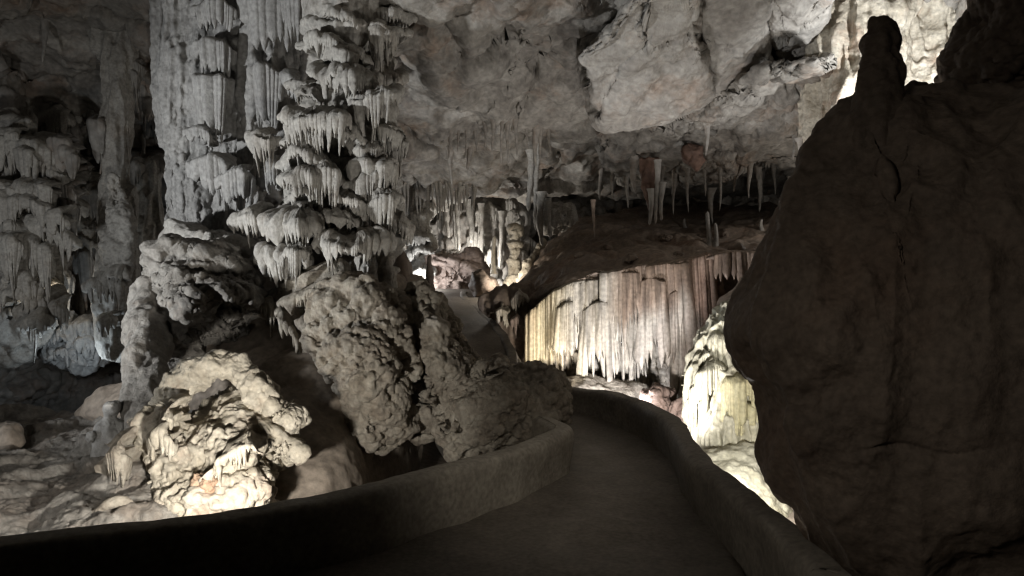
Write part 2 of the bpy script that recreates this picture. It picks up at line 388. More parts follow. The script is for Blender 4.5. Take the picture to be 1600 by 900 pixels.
def shelf(name, parent, edge, d, bulge=0.35, top=0.25, back=0.5, L=0.25, tooth=7.0, pw=1.6, base=0.15, mat='calcite', seed=0,
          slant=0.15, knob=0.035, rib=0.55, tint=None, tiltd=0.0, endfade=True, ncap=560, under=0.25, vary=1.0, fold=0.20):
    """a flowstone shelf: rounded lip along an edge traced in photo pixels, ribs running over it into a fringe of drip teeth.
       top, back, L in metres; tooth in photo pixels"""
    rs = np.random.RandomState(seed * 31 + 5)
    e = np.array(edge, float)
    length = np.linalg.norm(np.diff(e, axis=0), axis=1).sum()
    nt = max(3, int(length / tooth)); nc = int(min(ncap, max(60, nt * 11)))
    xy = smooth_poly(e, nc); s = np.linspace(0, 1, nc)
    prof = np.sqrt(np.clip(np.sin(math.pi * s), 0, 1))
    dd = d - bulge * prof + tiltd * (s - 0.5)
    E = P(xy[:, 0], xy[:, 1], dd)
    E[:, 2] += (0.35 * top + 0.02) * fbm(E * 2.6 + seed, 3)
    tan = np.gradient(E[:, :2], axis=0); tan /= np.linalg.norm(tan, axis=1, keepdims=True) + 1e-9
    nrm = np.stack([tan[:, 1], -tan[:, 0]], 1)
    nrm *= np.sign((nrm * -E[:, :2]).sum(1, keepdims=True) + 1e-9)
    nrm = nrm * 0.75 + np.array([0, -0.25]); nrm /= np.linalg.norm(nrm, axis=1, keepdims=True)
    Nn = np.concatenate([nrm, np.zeros((nc, 1))], 1)
    off = fold * fbm(E * 2.6 + 3 * seed, 3); E = E + Nn * off[:, None] * min(1.0, bulge + 0.3)
    # teeth
    wid = np.exp(rs.normal(0, 0.42, nt)); b = np.concatenate([[0], np.cumsum(wid)]); b /= b[-1]
    k = np.clip(np.searchsorted(b, s, 'right') - 1, 0, nt - 1); u = (s - b[k]) / (b[k + 1] - b[k]); x = np.abs(2 * u - 1)
    mod = np.clip(0.75 + 1.1 * perlin(np.stack([np.arange(nt) * 0.21, np.full(nt, seed * 3.7), np.zeros(nt)], -1)), 0.25, 1.5)
    Lk = L * (1 + (mod * rs.uniform(0.35, 1.3, nt) - 1) * vary)
    if endfade: Lk *= np.clip(np.sin(math.pi * (np.arange(nt) + 0.5) / nt) * 2.2, 0.35, 1)
    Lc = Lk[k] * (base + (1 - base) * (1 - x) ** pw) + 0.004
    wm = (b[k + 1] - b[k]) * length * d / F * 0.5               # half width of the tooth in metres
    rows = []
    tt = np.linspace(math.pi / 2, 0, 15)
    inward = -Nn * 0.7 + np.array([0, 0.3, 0])
    for t in tt:
        r_ = rib * wm * np.sqrt(np.clip(1 - x ** 2, 0, 1)) * np.clip(1 - t / 0.9, 0, 1)
        rows.append(E + inward * (back * (1 - math.cos(t))) + np.array([0, 0, 1.0]) * top * math.sin(t) + Nn * r_[:, None])
    for f in np.linspace(0.08, 1, 13):
        z = f * Lc; hw = np.clip(1 - (np.clip((z / (Lk[k] + 1e-6) - base) / (1 - base), 0, 1)) ** (1 / pw), 0.05, 1)
        bl = rib * wm * np.sqrt(np.clip(1 - (x / hw) ** 2, 0, 1)) * (0.35 + 0.65 * hw)
        rows.append(E + Nn * (bl - slant * z)[:, None] - np.array([0, 0, 1.0]) * z[:, None])
    for f in (1.0, 0.66, 0.33, 0.0):
        z = f * Lc; hw = np.clip(1 - (np.clip((z / (Lk[k] + 1e-6) - base) / (1 - base), 0, 1)) ** (1 / pw), 0.05, 1)
        bl = -0.02 - 0.6 * wm * np.sqrt(np.clip(1 - (x / hw) ** 2, 0, 1))
        rows.append(E + Nn * (bl - slant * z)[:, None] - np.array([0, 0, 1.0]) * (z * 0.985)[:, None])
    rows.append(E + inward * (back * 0.5)[None] if np.ndim(back) else E + inward * (back * 0.5) - np.array([0, 0, under * top]))
    rows.append(E + inward * back + np.array([0, 0, -under * top]))
    V = np.array(rows); n = len(rows)
    V = V.reshape(-1, 3); q = grid_quads(n, nc)
    w = np.repeat(np.concatenate([np.linspace(1, 1, 12), np.linspace(0.8, 0.25, 3), np.full(n - 15, 0.2)]), nc)
    nn = vnormals(V, q)
    if (nn[:15 * nc] @ np.array([0, -0.5, 1])).sum() < 0: q = q[:, ::-1]; nn = -nn
    kn = D_pop(knob, 9.0, seed)(V) + D_pop(knob * 0.6, 21.0, seed + 3)(V) + 1.3 * knob * fbm(V * 4, 3)
    V = V + nn * (kn * w)[:, None] + 0.006 * np.stack([perlin(V * 14), perlin(V * 14 + 50), np.zeros(len(V))], -1)
    t = tint(V) if callable(tint) else tint
    if name == 'flowstone_shelf' and L > 0.12:
        cut = 15 * (nc - 1); qa = np.arange(n - 1).repeat(nc - 1) < 15
        def part(nm, sel, par, loc):
            ids = np.unique(q[sel]); mp = np.full(len(V), -1); mp[ids] = np.arange(len(ids))
            o = link_mesh(nm, V[ids], quads=mp[q[sel]], mat=mat, parent=parent, tint=None if t is None else (t[ids] if np.ndim(t) > 1 else t))
            o.parent = par; return o
        capo = part(name, qa, parent, None)
        part('drip_fringe', ~qa, capo, None)
        return capo
    return link_mesh(name, V, quads=q, mat=mat, parent=parent, tint=t)

def spike(name, px, y0, y1, d, w, mat, parent=None, up=False, tip=0.15, lumps=0.12, seed=0, n=22, m=12, lean=0.0, rings=0.0, tint=None, pw=0.8):
    """stalactite (wide end y0 at the top, tip y1) or stalagmite (up=True: base y1, tip y0); w = base width in px"""
    t = np.linspace(0, 1, n)
    R = w / 2 * d / F * ((1 - t) ** pw * (1 - tip) + tip)
    R[-1] *= 0.02; R[-2] *= 0.65
    R = R * (1 + 0.5 * np.exp(-t / 0.10))
    a, b = (y1, y0) if up else (y0, y1)
    py = a + (b - a) * t; C = P(px + lean * t * abs(y1 - y0), py, d)
    C[:, 0] += 0.25 * R[0] * np.sin(t * 4 + seed)
    th = np.linspace(0, 2 * math.pi, m, endpoint=False)
    V = np.zeros((n, m, 3)); V[..., 2] = C[:, None, 2]
    q3 = np.stack([np.cos(th)[None] * np.ones((n, 1)) * 0.8 + seed * 1.7, np.sin(th)[None] * np.ones((n, 1)) * 0.8, (C[:, 2] / max(R[0] * 2.2, 0.03))[:, None] * np.ones((1, m))], -1)
    Rr = R[:, None] * (1 + lumps * 2 * fbm(q3, 2)) * (1 + rings * np.sin(C[:, 2] / max(R[0] * 0.55, 0.02) + 1.5 * np.sin(C[:, 2] * 5 + seed)))[:, None]
    V[..., 0] = C[:, None, 0] + Rr * np.cos(th); V[..., 1] = C[:, None, 1] + Rr * np.sin(th)
    q = grid_quads(n, m, True); V = V.reshape(-1, 3)
    nn = vnormals(V, q)
    if ((V - np.repeat(C, m, 0)) * nn).sum() < 0: q = q[:, ::-1]
    return link_mesh(name, V, quads=q, mat=mat, parent=parent, tint=tint, loc=None if parent else C[0])

# ================================================================== THE PLACE
R0 = random.Random(3)

# ---- cave floor under everything
gx, gy = np.meshgrid(np.linspace(-22, 22, 260), np.linspace(-6, 34, 240))
gz = -0.75 + 0.5 * fbm(np.stack([gx * 0.35, gy * 0.35, 0 * gx], -1), 4) + np.clip((gy - 12) * 0.16, 0, 2.0) + np.clip((np.abs(gx + 1) - 5) * 0.25, 0, 2)
gz -= np.clip((-2.5 - gx) / 1.0, 0, 1) * np.clip((gy - 6.8) / 1.0, 0, 1) * 1.6
near = np.clip(1 - np.hypot(gx, gy - 4) / 5.0, 0, 1); gz -= near * 0.25
structure(link_mesh('cave_floor', np.stack([gx, gy, gz], -1), quads=grid_quads(240, 260), mat='mud'))

# ---- footpath: flat slab between the parapets that turns left and climbs
pc_ = smooth3([(-0.9, -3, 0, 2.25), (-0.9, 0, 0, 2.25), (-0.75, 3, 0, 2.1), (0.05, 4.3, 0, 1.3), (0.5, 5.3, 0, 0.88), (0.92, 6.7, 0.0, 0.54), (0.75, 7.8, 0.02, 0.62), (0.15, 8.9, 0.16, 0.66), (-0.35, 9.9, 0.38, 0.6), (-0.75, 11.5, 0.85, 0.6), (-1.15, 14.0, 1.30, 0.6), (-1.35, 16.2, 1.58, 0.6)], 220)
cl = pc_[:, :3]; hw = pc_[:, 3] + 0.07
tg = np.gradient(cl[:, :2], axis=0); tg /= np.linalg.norm(tg, axis=1, keepdims=True); nm = np.stack([tg[:, 1], -tg[:, 0]], 1)
ac = np.linspace(-1, 1, 40)
pv = np.zeros((220, 44, 3))
pv[:, 2:42, :2] = cl[:, None, :2] + nm[:, None] * (hw[:, None] * ac)[..., None]; pv[:, 2:42, 2] = cl[:, None, 2]
pv[:, 2:42, 2] += 0.012 * fbm(pv[:, 2:42] * 2.5, 3)
for j, k, dz in ((1, 2, -0.25), (0, 2, -0.9), (42, 41, -0.25), (43, 41, -0.9)):
    pv[:, j] = pv[:, k]; pv[:, j, 2] += dz
structure(link_mesh('path', pv, quads=grid_quads(220, 44)[:, ::-1], mat='pathfloor'))

# ---- parapets
def parapet(name, top, thick, label, side, drop=0.9):
    """top: world points of the path-side top edge; rounded coping; side = +1 wall body lies to the right of travel"""
    c = smooth3(np.array(top, float), 260)
    t_ = np.gradient(c[:, :2], axis=0); t_ /= np.linalg.norm(t_, axis=1, keepdims=True); nn = np.stack([t_[:, 1], -t_[:, 0]], 1) * side
    prof = [(0.05, -drop), (0.02, -0.35), (0.0, -0.15), (0.0, -0.06), (0.02, -0.015), (0.06, 0.0), (0.14, 0.005), (thick - 0.06, 0.0), (thick - 0.015, -0.02), (thick, -0.08), (thick + 0.02, -0.4), (thick + 0.04, -drop - 0.4)]
    pr = smooth3(np.array(prof), 40)
    V = np.zeros((260, 40, 3)); V[..., :2] = c[:, None, :2] + nn[:, None] * pr[None, :, :1]; V[..., 2] = c[:, None, 2] + pr[None, :, 1]
    wob = 0.018 * fbm(V * 0.9, 2) + 0.006 * fbm(V * 5, 3)
    V[..., 2] += wob; V[..., :2] += nn[:, None] * (0.04 * fbm(V * 1.5 + 7, 3))[..., None]
    q = grid_quads(260, 40)
    if side < 0: q = q[:, ::-1]
    n0 = 260 * 40; Vf = V.reshape(-1, 3)
    # end caps
    caps = []; ext = []
    for row, flip in ((0, True), (259, False)):
        cen = V[row].mean(0); ci = n0 + len(ext); ext.append(cen)
        base = row * 40
        for j in range(39):
            tri = [base + j, base + j + 1, ci]; caps.append(tri[::-1] if flip else tri)
        caps.append([base + 39, base, ci])
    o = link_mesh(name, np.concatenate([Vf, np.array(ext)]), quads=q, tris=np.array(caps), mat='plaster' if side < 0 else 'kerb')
    return tag(o, label, 'parapet')

lt = [(-4.2, 3.05, .38), (-3.3, 3.3, .38), (-2.45, 3.5, .38), (-1.93, 3.67, .38), (-1.34, 3.98, .38), (-.78, 4.45, .38), (-.18, 5.15, .38), (.27, 5.84, .38), (.52, 6.35, .38), (.40, 6.95, .38), (.12, 7.5, .38), (-.3, 8.1, .38)]
parapet('parapet', lt, 0.20, 'low smooth parapet along the left of the path with a rounded end below the boulders', -1)
rt = [(1.33, 0.5, .38), (1.29, 2.89, .38), (1.30, 3.24, .38), (1.31, 3.75, .38), (1.30, 4.69, .38), (1.29, 5.47, .38), (1.41, 6.57, .38), (1.40, 7.38, .38), (1.12, 8.37, .38), (.60, 8.94, .38), (0.25, 9.4, .48), (-.03, 10.0, .55), (-.10, 10.8, .70), (-.44, 12.5, 1.05), (-.99, 14.5, 1.38), (-1.1, 15.6, 1.55)]
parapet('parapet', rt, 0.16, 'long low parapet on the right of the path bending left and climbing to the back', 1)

# ---- left cave wall, far
def ctl(cols, rows): return [[(x, y, d) for x, d in zip(cols, ds)] for y, ds in rows]
structure(sheet('cave_wall_left', ctl([-900, -500, -200, 0, 130, 260, 420, 560], [
    (-420, [6.5, 8.0, 9.5, 11.0, 12.2, 13, 14, 15]), (-100, [7.5, 9, 10.5, 12.2, 13.4, 13.8, 14.5, 16]), (120, [8, 9.5, 11, 12.6, 14.2, 14.3, 15, 16]),
    (300, [8, 9.5, 11, 12.6, 14.6, 14.6, 15, 16]), (480, [8, 9.5, 11, 12.8, 14.8, 15, 15, 16]), (620, [8, 9.5, 11, 12.8, 14.5, 15, 15, 16]), (760, [8, 9.2, 10.5, 12, 13.5, 14, 14, 15])]),
    'back', [D_fbm(0.7, 0.45, 3), D_terrace(0.45, 0.9), D_flute(0.10, 3.4, 0.12), D_pop(0.10, 2.6), D_fbm(0.05, 5, 3)], 320, 300))

# ---- ceiling
cx_ = [-700, -200, 0, 250, 450, 620, 760, 900, 1100, 1300, 1500, 1900]
CE = [D_fbm(0.32, 0.4, 3), D_slab(0.35, 0.45, 2, (1, 1, 0.6)), D_ridge(0.13, 0.9, 6), D_strata(0.07, 2.2, (0.35, 0.3)), D_fbm(0.07, 2.6, 6), D_pop(0.015, 9)]
structure(sheet('cave_ceiling', ctl(cx_, [
    (-5200, [1.0] * 12), (-1500, [2.4] * 12), (-520, [5.2, 5.3, 5.4, 5.4, 5.3, 5.2, 5.2, 5.0, 5.0, 5.0, 4.8, 4.6]),
    (-200, [7, 7.4, 7.8, 8, 7.8, 7.4, 7.2, 7.2, 7.1, 7.2, 7, 6.5]),
    (0, [9, 9.8, 10.8, 11, 10.5, 9.4, 9.2, 9.6, 10.8, 10.8, 9.9, 8.5]), (90, [10, 11.4, 12.5, 12.6, 12, 11, 10.8, 11.6, 12.8, 12.6, 11.4, 9.5]),
    (170, [11, 12.6, 13.6, 13.8, 13.6, 12.8, 12.8, 13.2, 14, 13.8, 12.8, 11]), (235, [12, 13.6, 14.5, 15, 15, 14.2, 14.6, 15.2, 15.0, 14.6, 14.0, 12]),
    (285, [13, 14.6, 15.6, 16, 16, 15.6, 16.4, 17.6, 18, 17.6, 16, 13]), (312, [14, 15.6, 17, 18, 18, 17.6, 19.5, 20, 20.5, 20.2, 18, 14]), (330, [15, 17.2, 19, 20, 21, 21.5, 22, 22.5, 23, 22.5, 20, 15])]),
    'ceiling', CE, 460, 820))

# ---- back wall
structure(sheet('cave_wall_back', ctl([300, 520, 640, 720, 800, 900, 1050, 1250, 1500, 1900], [
    (230, [19, 19, 19, 19.5, 20, 20.5, 22, 22, 20, 15]), (330, [18.5, 18.5, 19, 19.5, 20, 20, 21.5, 21.5, 19, 14]),
    (400, [18, 18, 18.6, 19, 19.6, 19, 20.5, 20.5, 18, 13]), (440, [17.5, 17.5, 18, 18.2, 18.8, 18, 19, 19, 17, 12]), (500, [17, 17, 17.2, 17.5, 17.8, 17, 18, 18, 16, 11]), (640, [15, 15, 15, 15, 15, 15, 16, 16, 14, 10])]),
    'back', [D_fbm(0.5, 0.5, 3), D_terrace(0.3, 1.2), D_flute(0.14, 3.0, 0.12), D_pop(0.10, 2.4), D_fbm(0.05, 5, 3)], 220, 420))
# right wall far off frame
structure(sheet('cave_wall_right', ctl([1480, 1700, 2100, 3000, 5200], [
    (-420, [10, 8, 6, 4, 2.2]), (0, [11, 9, 6.4, 4.2, 2.4]), (300, [12, 9, 6.6, 4.4, 2.5]), (700, [12, 9, 6.6, 4.4, 2.5]), (1100, [10, 8, 6, 4.2, 2.4])]),
    'back', [D_fbm(0.4, 0.6, 3), D_flute(0.12, 2.4, 0.14), D_fbm(0.05, 5, 3)], 120, 160))

# ---- ceiling slabs (fallen-block faces right of centre)
SL = [D_fbm(0.10, 0.8, 3), D_slab(0.05, 0.8, 4, (1, 0.5, 0.8)), D_strata(0.05, 2.2, (0.6, 0.7)), D_ridge(0.03, 2.0, 4), D_fbm(0.03, 5, 5)]
def slab(outline, c, d, tilt, label, mat='slab', thick=0.55, flat=0.22, extra=()):
    tag(blob('ceiling_slab', outline, c, d, thick, mat, SL + list(extra), 7, tilt, flat, back=1.2), label, 'rock slab')
slab([(905, 88), (955, 46), (1000, -20), (1020, -160), (1090, -150), (1095, 0), (1091, 60), (1104, 100), (1110, 150), (1085, 170), (1050, 188), (1005, 198), (960, 206), (938, 202), (925, 160)], (1010, 90), 10.2, (-0.0005, 0.0145), 'largest smooth tan limestone slab of the ceiling with a curved lower lip left of the crack')
slab([(1101, -150), (1198, -150), (1197, 20), (1200, 90), (1204, 122), (1160, 137), (1117, 150), (1111, 100), (1099, 55)], (1150, 30), 10.3, (0.0004, 0.0135), 'narrow middle slab of the ceiling between two dark cracks')
slab([(1203, -150), (1310, -150), (1300, 0), (1292, 60), (1296, 106), (1250, 114), (1209, 121), (1206, 60), (1204, 10)], (1246, 20), 10.4, (0.0006, 0.0135), 'bluish lit ceiling slab beside the fluted wall at upper right')
slab([(930, 205), (1010, 192), (1075, 180), (1130, 140), (1205, 104), (1300, 86), (1320, 200), (1290, 256), (1200, 258), (1120, 278), (1040, 290), (975, 285), (945, 250)], (1120, 215), 13.4, (-0.001, 0.026), 'grey rough ceiling layer recessed below the tan slabs', 'ceiling', 0.5, 0.3, [D_slab(0.16, 0.9, 5), D_pop(0.05, 5), D_ridge(0.05, 3)])

# ---- brown bank over the curtain
BK = [D_fbm(0.16, 0.8, 3), D_ridge(0.05, 1.3, 4), D_fbm(0.05, 3, 5), D_pop(0.03, 7)]
tag(sheet('rock_bank', [
  [(800, 452, 14.5), (830, 420, 15), (870, 374, 16.5), (910, 342, 18.5), (1000, 324, 20), (1090, 320, 20), (1180, 322, 19), (1260, 322, 17), (1360, 318, 14)],
  [(795, 458, 13.5), (835, 432, 13.7), (880, 396, 14.2), (930, 366, 15.2), (1010, 352, 16), (1090, 350, 16.5), (1180, 350, 15.5), (1260, 350, 14), (1360, 350, 12)],
  [(800, 464, 12.9), (840, 446, 12.7), (890, 420, 12.5), (940, 396, 12.9), (1010, 385, 13), (1090, 382, 13.2), (1180, 380, 12.8), (1260, 380, 11.8), (1360, 380, 10.8)],
  [(806, 476, 12.5), (846, 458, 11.9), (890, 438, 11.3), (950, 424, 11.1), (1010, 416, 11.0), (1090, 408, 11.0), (1180, 402, 10.8), (1260, 400, 10.3), (1360, 400, 9.8)],
  [(812, 500, 12.6), (850, 482, 12.0), (890, 462, 11.6), (950, 448, 11.4), (1010, 440, 11.4), (1090, 432, 11.4), (1180, 425, 11.1), (1260, 430, 10.5), (1360, 430, 10)],
  [(815, 600, 12.7), (850, 590, 12.2), (890, 580, 12.0), (950, 570, 12), (1010, 560, 12), (1090, 560, 12), (1180, 560, 11.6), (1260, 560, 11), (1360, 560, 10.4)]],
    'bank', BK, 220, 260), 'smooth dark brown bank sloping back above the hanging curtain', 'rock bank')

# ---- curtain of draperies under the bank
cur = thing('stalactite_curtain', P(965, 600, 10.9), 'lit curtain of hanging flutes, yellowish at left, white in the middle and brown at right', 'drapery')
def curtint(V):
    px = 800 + V[:, 0] / V[:, 1] * F; z = V[:, 2]
    t = np.ones((len(V), 3))
    n = fbm(V * np.array([3, 3, 0.5]), 3)
    yel = np.clip((900 - px) / 50, 0, 1)[:, None]; t = t * (1 - yel * 0.8) + yel * 0.8 * np.array([1.12, 1.0, 0.68])
    br = (np.clip((px - 945) / 30, 0, 1) * np.clip((z - 1.05 + 0.5 * n) / 0.35, 0, 1))[:, None]
    t = t * (1 - br * 0.8) + br * 0.8 * np.array([0.66, 0.50, 0.42])
    t = t * (0.92 + 0.75 * np.clip(perlin(V * np.array([15, 15, 0.5])), -.5, .35))[:, None]
    br2 = (np.clip((px - 1020) / 40, 0, 1) * np.clip(0.5 + n, 0, 1))[:, None]
    t = t * (1 - br2 * 0.6) + br2 * 0.6 * np.array([0.82, 0.66, 0.60])
    return t
sheet('backing', [[(826, 496, 11.75), (850, 476, 11.55), (900, 458, 11.3), (960, 446, 11.15), (1020, 438, 11.05), (1080, 430, 11.05), (1130, 426, 11.1)],
  [(824, 540, 11.8), (850, 520, 11.6), (900, 510, 11.38), (960, 500, 11.25), (1020, 500, 11.2), (1080, 500, 11.2), (1130, 500, 11.2)],
  [(826, 640, 12.2), (850, 640, 11.8), (900, 640, 11.5), (960, 640, 11.4), (1020, 640, 11.4), (1080, 640, 11.4), (1130, 640, 11.4)]],
      'curtain', [D_fbm(0.08, 2, 3), D_flute(0.10, 6, 0.06), D_strata(0.05, 3.5, (0, 0)), D_pop(0.06, 6), D_fbm(0.02, 8, 3)], 180, 340, cur, curtint)
CK = dict(mat='curtain', knob=0.008, rib=0.75, top=0.04, back=0.15, vary=0.55, fold=0.35, endfade=False, tint=curtint, ncap=900)
for k, (e, d, bu, L, th, pw, bs, td) in enumerate([
 ([(824, 496), (836, 482), (856, 464), (885, 446), (920, 436), (955, 430), (990, 424), (1020, 420)], 11.25, .12, 1.30, 5.5, .6, .78, -.5),
 ([(940, 428), (985, 420), (1040, 412), (1080, 406), (1114, 400)], 10.98, .10, 1.55, 5.5, .8, .62, 0),
 ([(838, 484), (850, 474), (866, 466)], 11.4, .06, 1.05, 6, .5, .8, -.2),
 ([(868, 456), (905, 442), (955, 434)], 11.05, .10, .85, 5, .8, .5, -.1),
 ([(872, 482), (890, 472), (912, 478)], 10.98, .06, 1.15, 5, .7, .7, 0),
 ([(912, 486), (930, 474), (950, 474), (964, 482)], 10.92, .08, 1.25, 5.5, .9, .62, 0),
 ([(950, 434), (975, 428), (1000, 428)], 10.85, .06, 1.05, 5.5, .9, .5, 0),
 ([(985, 420), (1030, 416), (1066, 411)], 10.82, .08, 1.25, 6, .9, .5, 0),
 ([(1004, 442), (1018, 434), (1034, 440)], 10.72, .05, 1.5, 5.5, .9, .7, 0),
 ([(1050, 412), (1080, 404), (1112, 400)], 10.85, .08, 1.9, 5.5, .7, .75, 0),
 ([(1044, 464), (1062, 454), (1085, 458)], 10.7, .06, 1.45, 6, .8, .7, 0),
 ([(1116, 402), (1150, 394), (1182, 396)], 10.6, .12, .6, 7, .7, .5, 0),
 ([(962, 545), (985, 536), (1008, 546)], 10.95, .08, .45, 5, .8, .5, 0),
 ([(846, 540), (866, 528), (888, 536)], 11.25, .08, .6, 5, .7, .6, 0)]):
    bs = min(0.9, bs + 0.16); lean = -0.13 if k > 1 else 0.0; d += 0.13 if k > 1 else 0
    shelf('drapery', cur, e, d, bu, L=L * 1.1, tooth=th, pw=pw, base=bs, seed=1 + k, tiltd=td, slant=lean, **CK)

# rocks below the curtain
tag(blob('boulder', [(1002, 640), (1005, 612), (1025, 600), (1050, 612), (1058, 640), (1040, 660), (1015, 660)], (1030, 632), 9.9, 0.35, 'pink', [D_fbm(0.10, 2.5), D_pop(0.08, 7), D_pop(0.05, 15)], 6, tint=(0.62, 0.58, 0.56)), 'small pinkish brown rock under the curtain behind the right parapet', 'boulder')
tag(blob('boulder', [(1045, 680), (1050, 640), (1068, 618), (1085, 640), (1090, 690), (1070, 700)], (1068, 660), 9.6, 0.3, 'pink', [D_fbm(0.08, 2.5), D_flute(0.06, 6), D_pop(0.04, 14)], 6, tint=(0.62, 0.58, 0.57)), 'reddish rock stump at the foot of the pale flowstone cone', 'boulder')
tag(blob('boulder', [(830, 640), (850, 585), (940, 590), (1010, 600), (1030, 640), (1000, 700), (850, 700)], (930, 640), 10.9, 0.5, 'popcorn', [D_fbm(0.1, 2), D_pop(0.05, 6)], 6), 'low rough ledge of rock under the left of the curtain', 'boulder')

# ---- pale flowstone cone right
cone = thing('flowstone_cone', P(1130, 700, 9.0), 'brightly lit pale yellow green flowstone cone behind the right parapet', 'flowstone')
body('core', [(470, 1146, 1166, 9.5), (490, 1118, 1172, 9.4), (530, 1092, 1185, 9.3), (580, 1076, 1200, 9.2), (640, 1072, 1210, 9.1), (700, 1078, 1222, 9.0), (790, 1090, 1240, 8.8)], 'flow', [D_fbm(0.05, 1.6, 3), D_flute(0.10, 6.5, 0.05), D_fbm(0.015, 9, 2)], 0.8, 220, 260, cone)
ylw = (1.03, 1.0, 0.82)
for k, (e, d, bu, tp, L, th, ti) in enumerate([
 ([(1090, 598), (1104, 578), (1124, 574), (1146, 590)], 9.0, .20, .14, .80, 5.5, None), ([(1120, 608), (1140, 596), (1165, 594), (1190, 606)], 8.85, .22, .12, .78, 6, ylw),
 ([(1128, 496), (1146, 490), (1168, 498)], 9.3, .16, .10, .60, 5, None), ([(1100, 540), (1120, 528), (1150, 532), (1182, 548)], 9.15, .18, .12, .55, 5, None),
 ([(1076, 614), (1088, 602), (1102, 606)], 9.05, .12, .10, .75, 5, None), ([(1156, 560), (1172, 556), (1196, 572)], 9.0, .16, .10, .6, 5, None),
 ([(1150, 648), (1172, 640), (1200, 652)], 8.75, .16, .08, .4, 5, ylw), ([(1090, 560), (1106, 552), (1120, 558)], 9.08, .12, .08, .35, 5, None)]):
    shelf('drapery', cone, e, d, bu, tp, 0.35, L, th, .4, .85, seed=21 + k, tint=ti, mat='flow', knob=0.015, rib=1.0, slant=0.0, endfade=False)
tag(blob('boulder', [(1075, 710), (1110, 705), (1150, 696), (1195, 690), (1215, 730), (1235, 800), (1250, 860), (1180, 870), (1110, 800)], (1160, 760), 8.2, 0.5, 'flow', [D_fbm(0.08, 1.6), D_ridge(0.03, 4)], 6, (0, -0.008)), 'brightly lit cream boulder slope at the foot of the flowstone cone', 'boulder')
# dark shoulder above the cone
tag(blob('rock_shoulder', [(1085, 560), (1098, 525), (1130, 480), (1160, 440), (1210, 395), (1290, 380), (1300, 480), (1200, 500), (1150, 490), (1110, 520)], (1190, 450), 9.9, 0.5, 'bank', BK, 6), 'dark smooth brown shoulder of rock above the pale flowstone cone', 'rock')

# ---- right dark mass and its spire
def crack(V):
    px = 800 + V[:, 0] / V[:, 1] * F
    z0 = EYE - (706 - 450 + 6 * np.sin(px / 23.0) + (px - 1480) * 0.05) / F * V[:, 1]
    return -0.03 * np.exp(-((V[:, 2] - z0) / 0.012) ** 2) * np.clip((px - 1330) / 40, 0, 1) * np.clip((1560 - px) / 20, 0, 1) * (V[:, 1] < 4.6)
DM = [D_fbm(0.08, 0.9, 3), D_flute(0.16, 0.8, 0.20, 2), D_flute(0.06, 2.2, 0.14, 2), D_ridge(0.018, 1.6, 5), D_fbm(0.025, 4, 6), D_pop(0.012, 16), crack]
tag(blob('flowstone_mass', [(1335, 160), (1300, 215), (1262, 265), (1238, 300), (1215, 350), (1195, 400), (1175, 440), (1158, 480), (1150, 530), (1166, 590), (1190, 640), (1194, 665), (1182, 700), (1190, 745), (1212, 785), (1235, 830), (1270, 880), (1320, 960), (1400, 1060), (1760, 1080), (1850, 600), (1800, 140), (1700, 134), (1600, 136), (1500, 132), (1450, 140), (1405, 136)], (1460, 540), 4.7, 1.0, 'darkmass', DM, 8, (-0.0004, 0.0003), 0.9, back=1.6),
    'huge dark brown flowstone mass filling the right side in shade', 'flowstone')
tag(body('stalagmite', [(24, 1369, 1383, 4.6), (30, 1361, 1392, 4.6), (46, 1355, 1399, 4.6), (66, 1349, 1405, 4.58), (84, 1350, 1402, 4.56), (98, 1345, 1407, 4.55), (118, 1338, 1408, 4.52), (145, 1334, 1405, 4.5), (200, 1322, 1416, 4.45), (270, 1304, 1430, 4.45), (340, 1300, 1440, 4.5), (420, 1310, 1440, 4.75)], 'darkmass', [D_fbm(0.035, 4, 4), D_pop(0.025, 13), D_flute(0.02, 6, 0.15)], 0.9, 160, 90),
    'dark knobbly stalagmite finger rising from the top of the right hand mass', 'stalagmite')
tag(blob('boulder', [(1500, 150), (1480, 125), (1476, 90), (1492, 50), (1512, 10), (1530, -80), (1800, -150), (1900, 150)], (1620, 60), 5.6, 0.7, 'darkmass', [D_fbm(0.16, 1.4, 3), D_pop(0.12, 4), D_pop(0.10, 9), D_pop(0.05, 18)], 7), 'black knobbly overhanging rock in the upper right corner', 'boulder')
# fluted bright wall behind
tag(sheet('flowstone_wall', ctl([1262, 1300, 1350, 1420, 1500, 1580], [(-120, [11.4, 10.8, 10.4, 10.4, 10.4, 10.2]), (0, [11.2, 10.5, 10.1, 10.2, 10.2, 10]), (80, [11.1, 10.3, 10.0, 10.1, 10.1, 10]), (150, [11, 10.3, 9.9, 9.9, 10, 10]), (230, [11, 10.4, 10.0, 9.9, 9.9, 9.9]), (330, [11.5, 10.8, 10.4, 10, 10, 10])]),
    'bright', [D_fbm(0.15, 1.0, 3), D_flute(0.16, 2.6, 0.18), D_pop(0.05, 6), D_fbm(0.03, 7, 3)], 240, 240), 'brightly lit fluted white wall behind the dark stalagmite finger', 'flowstone wall')

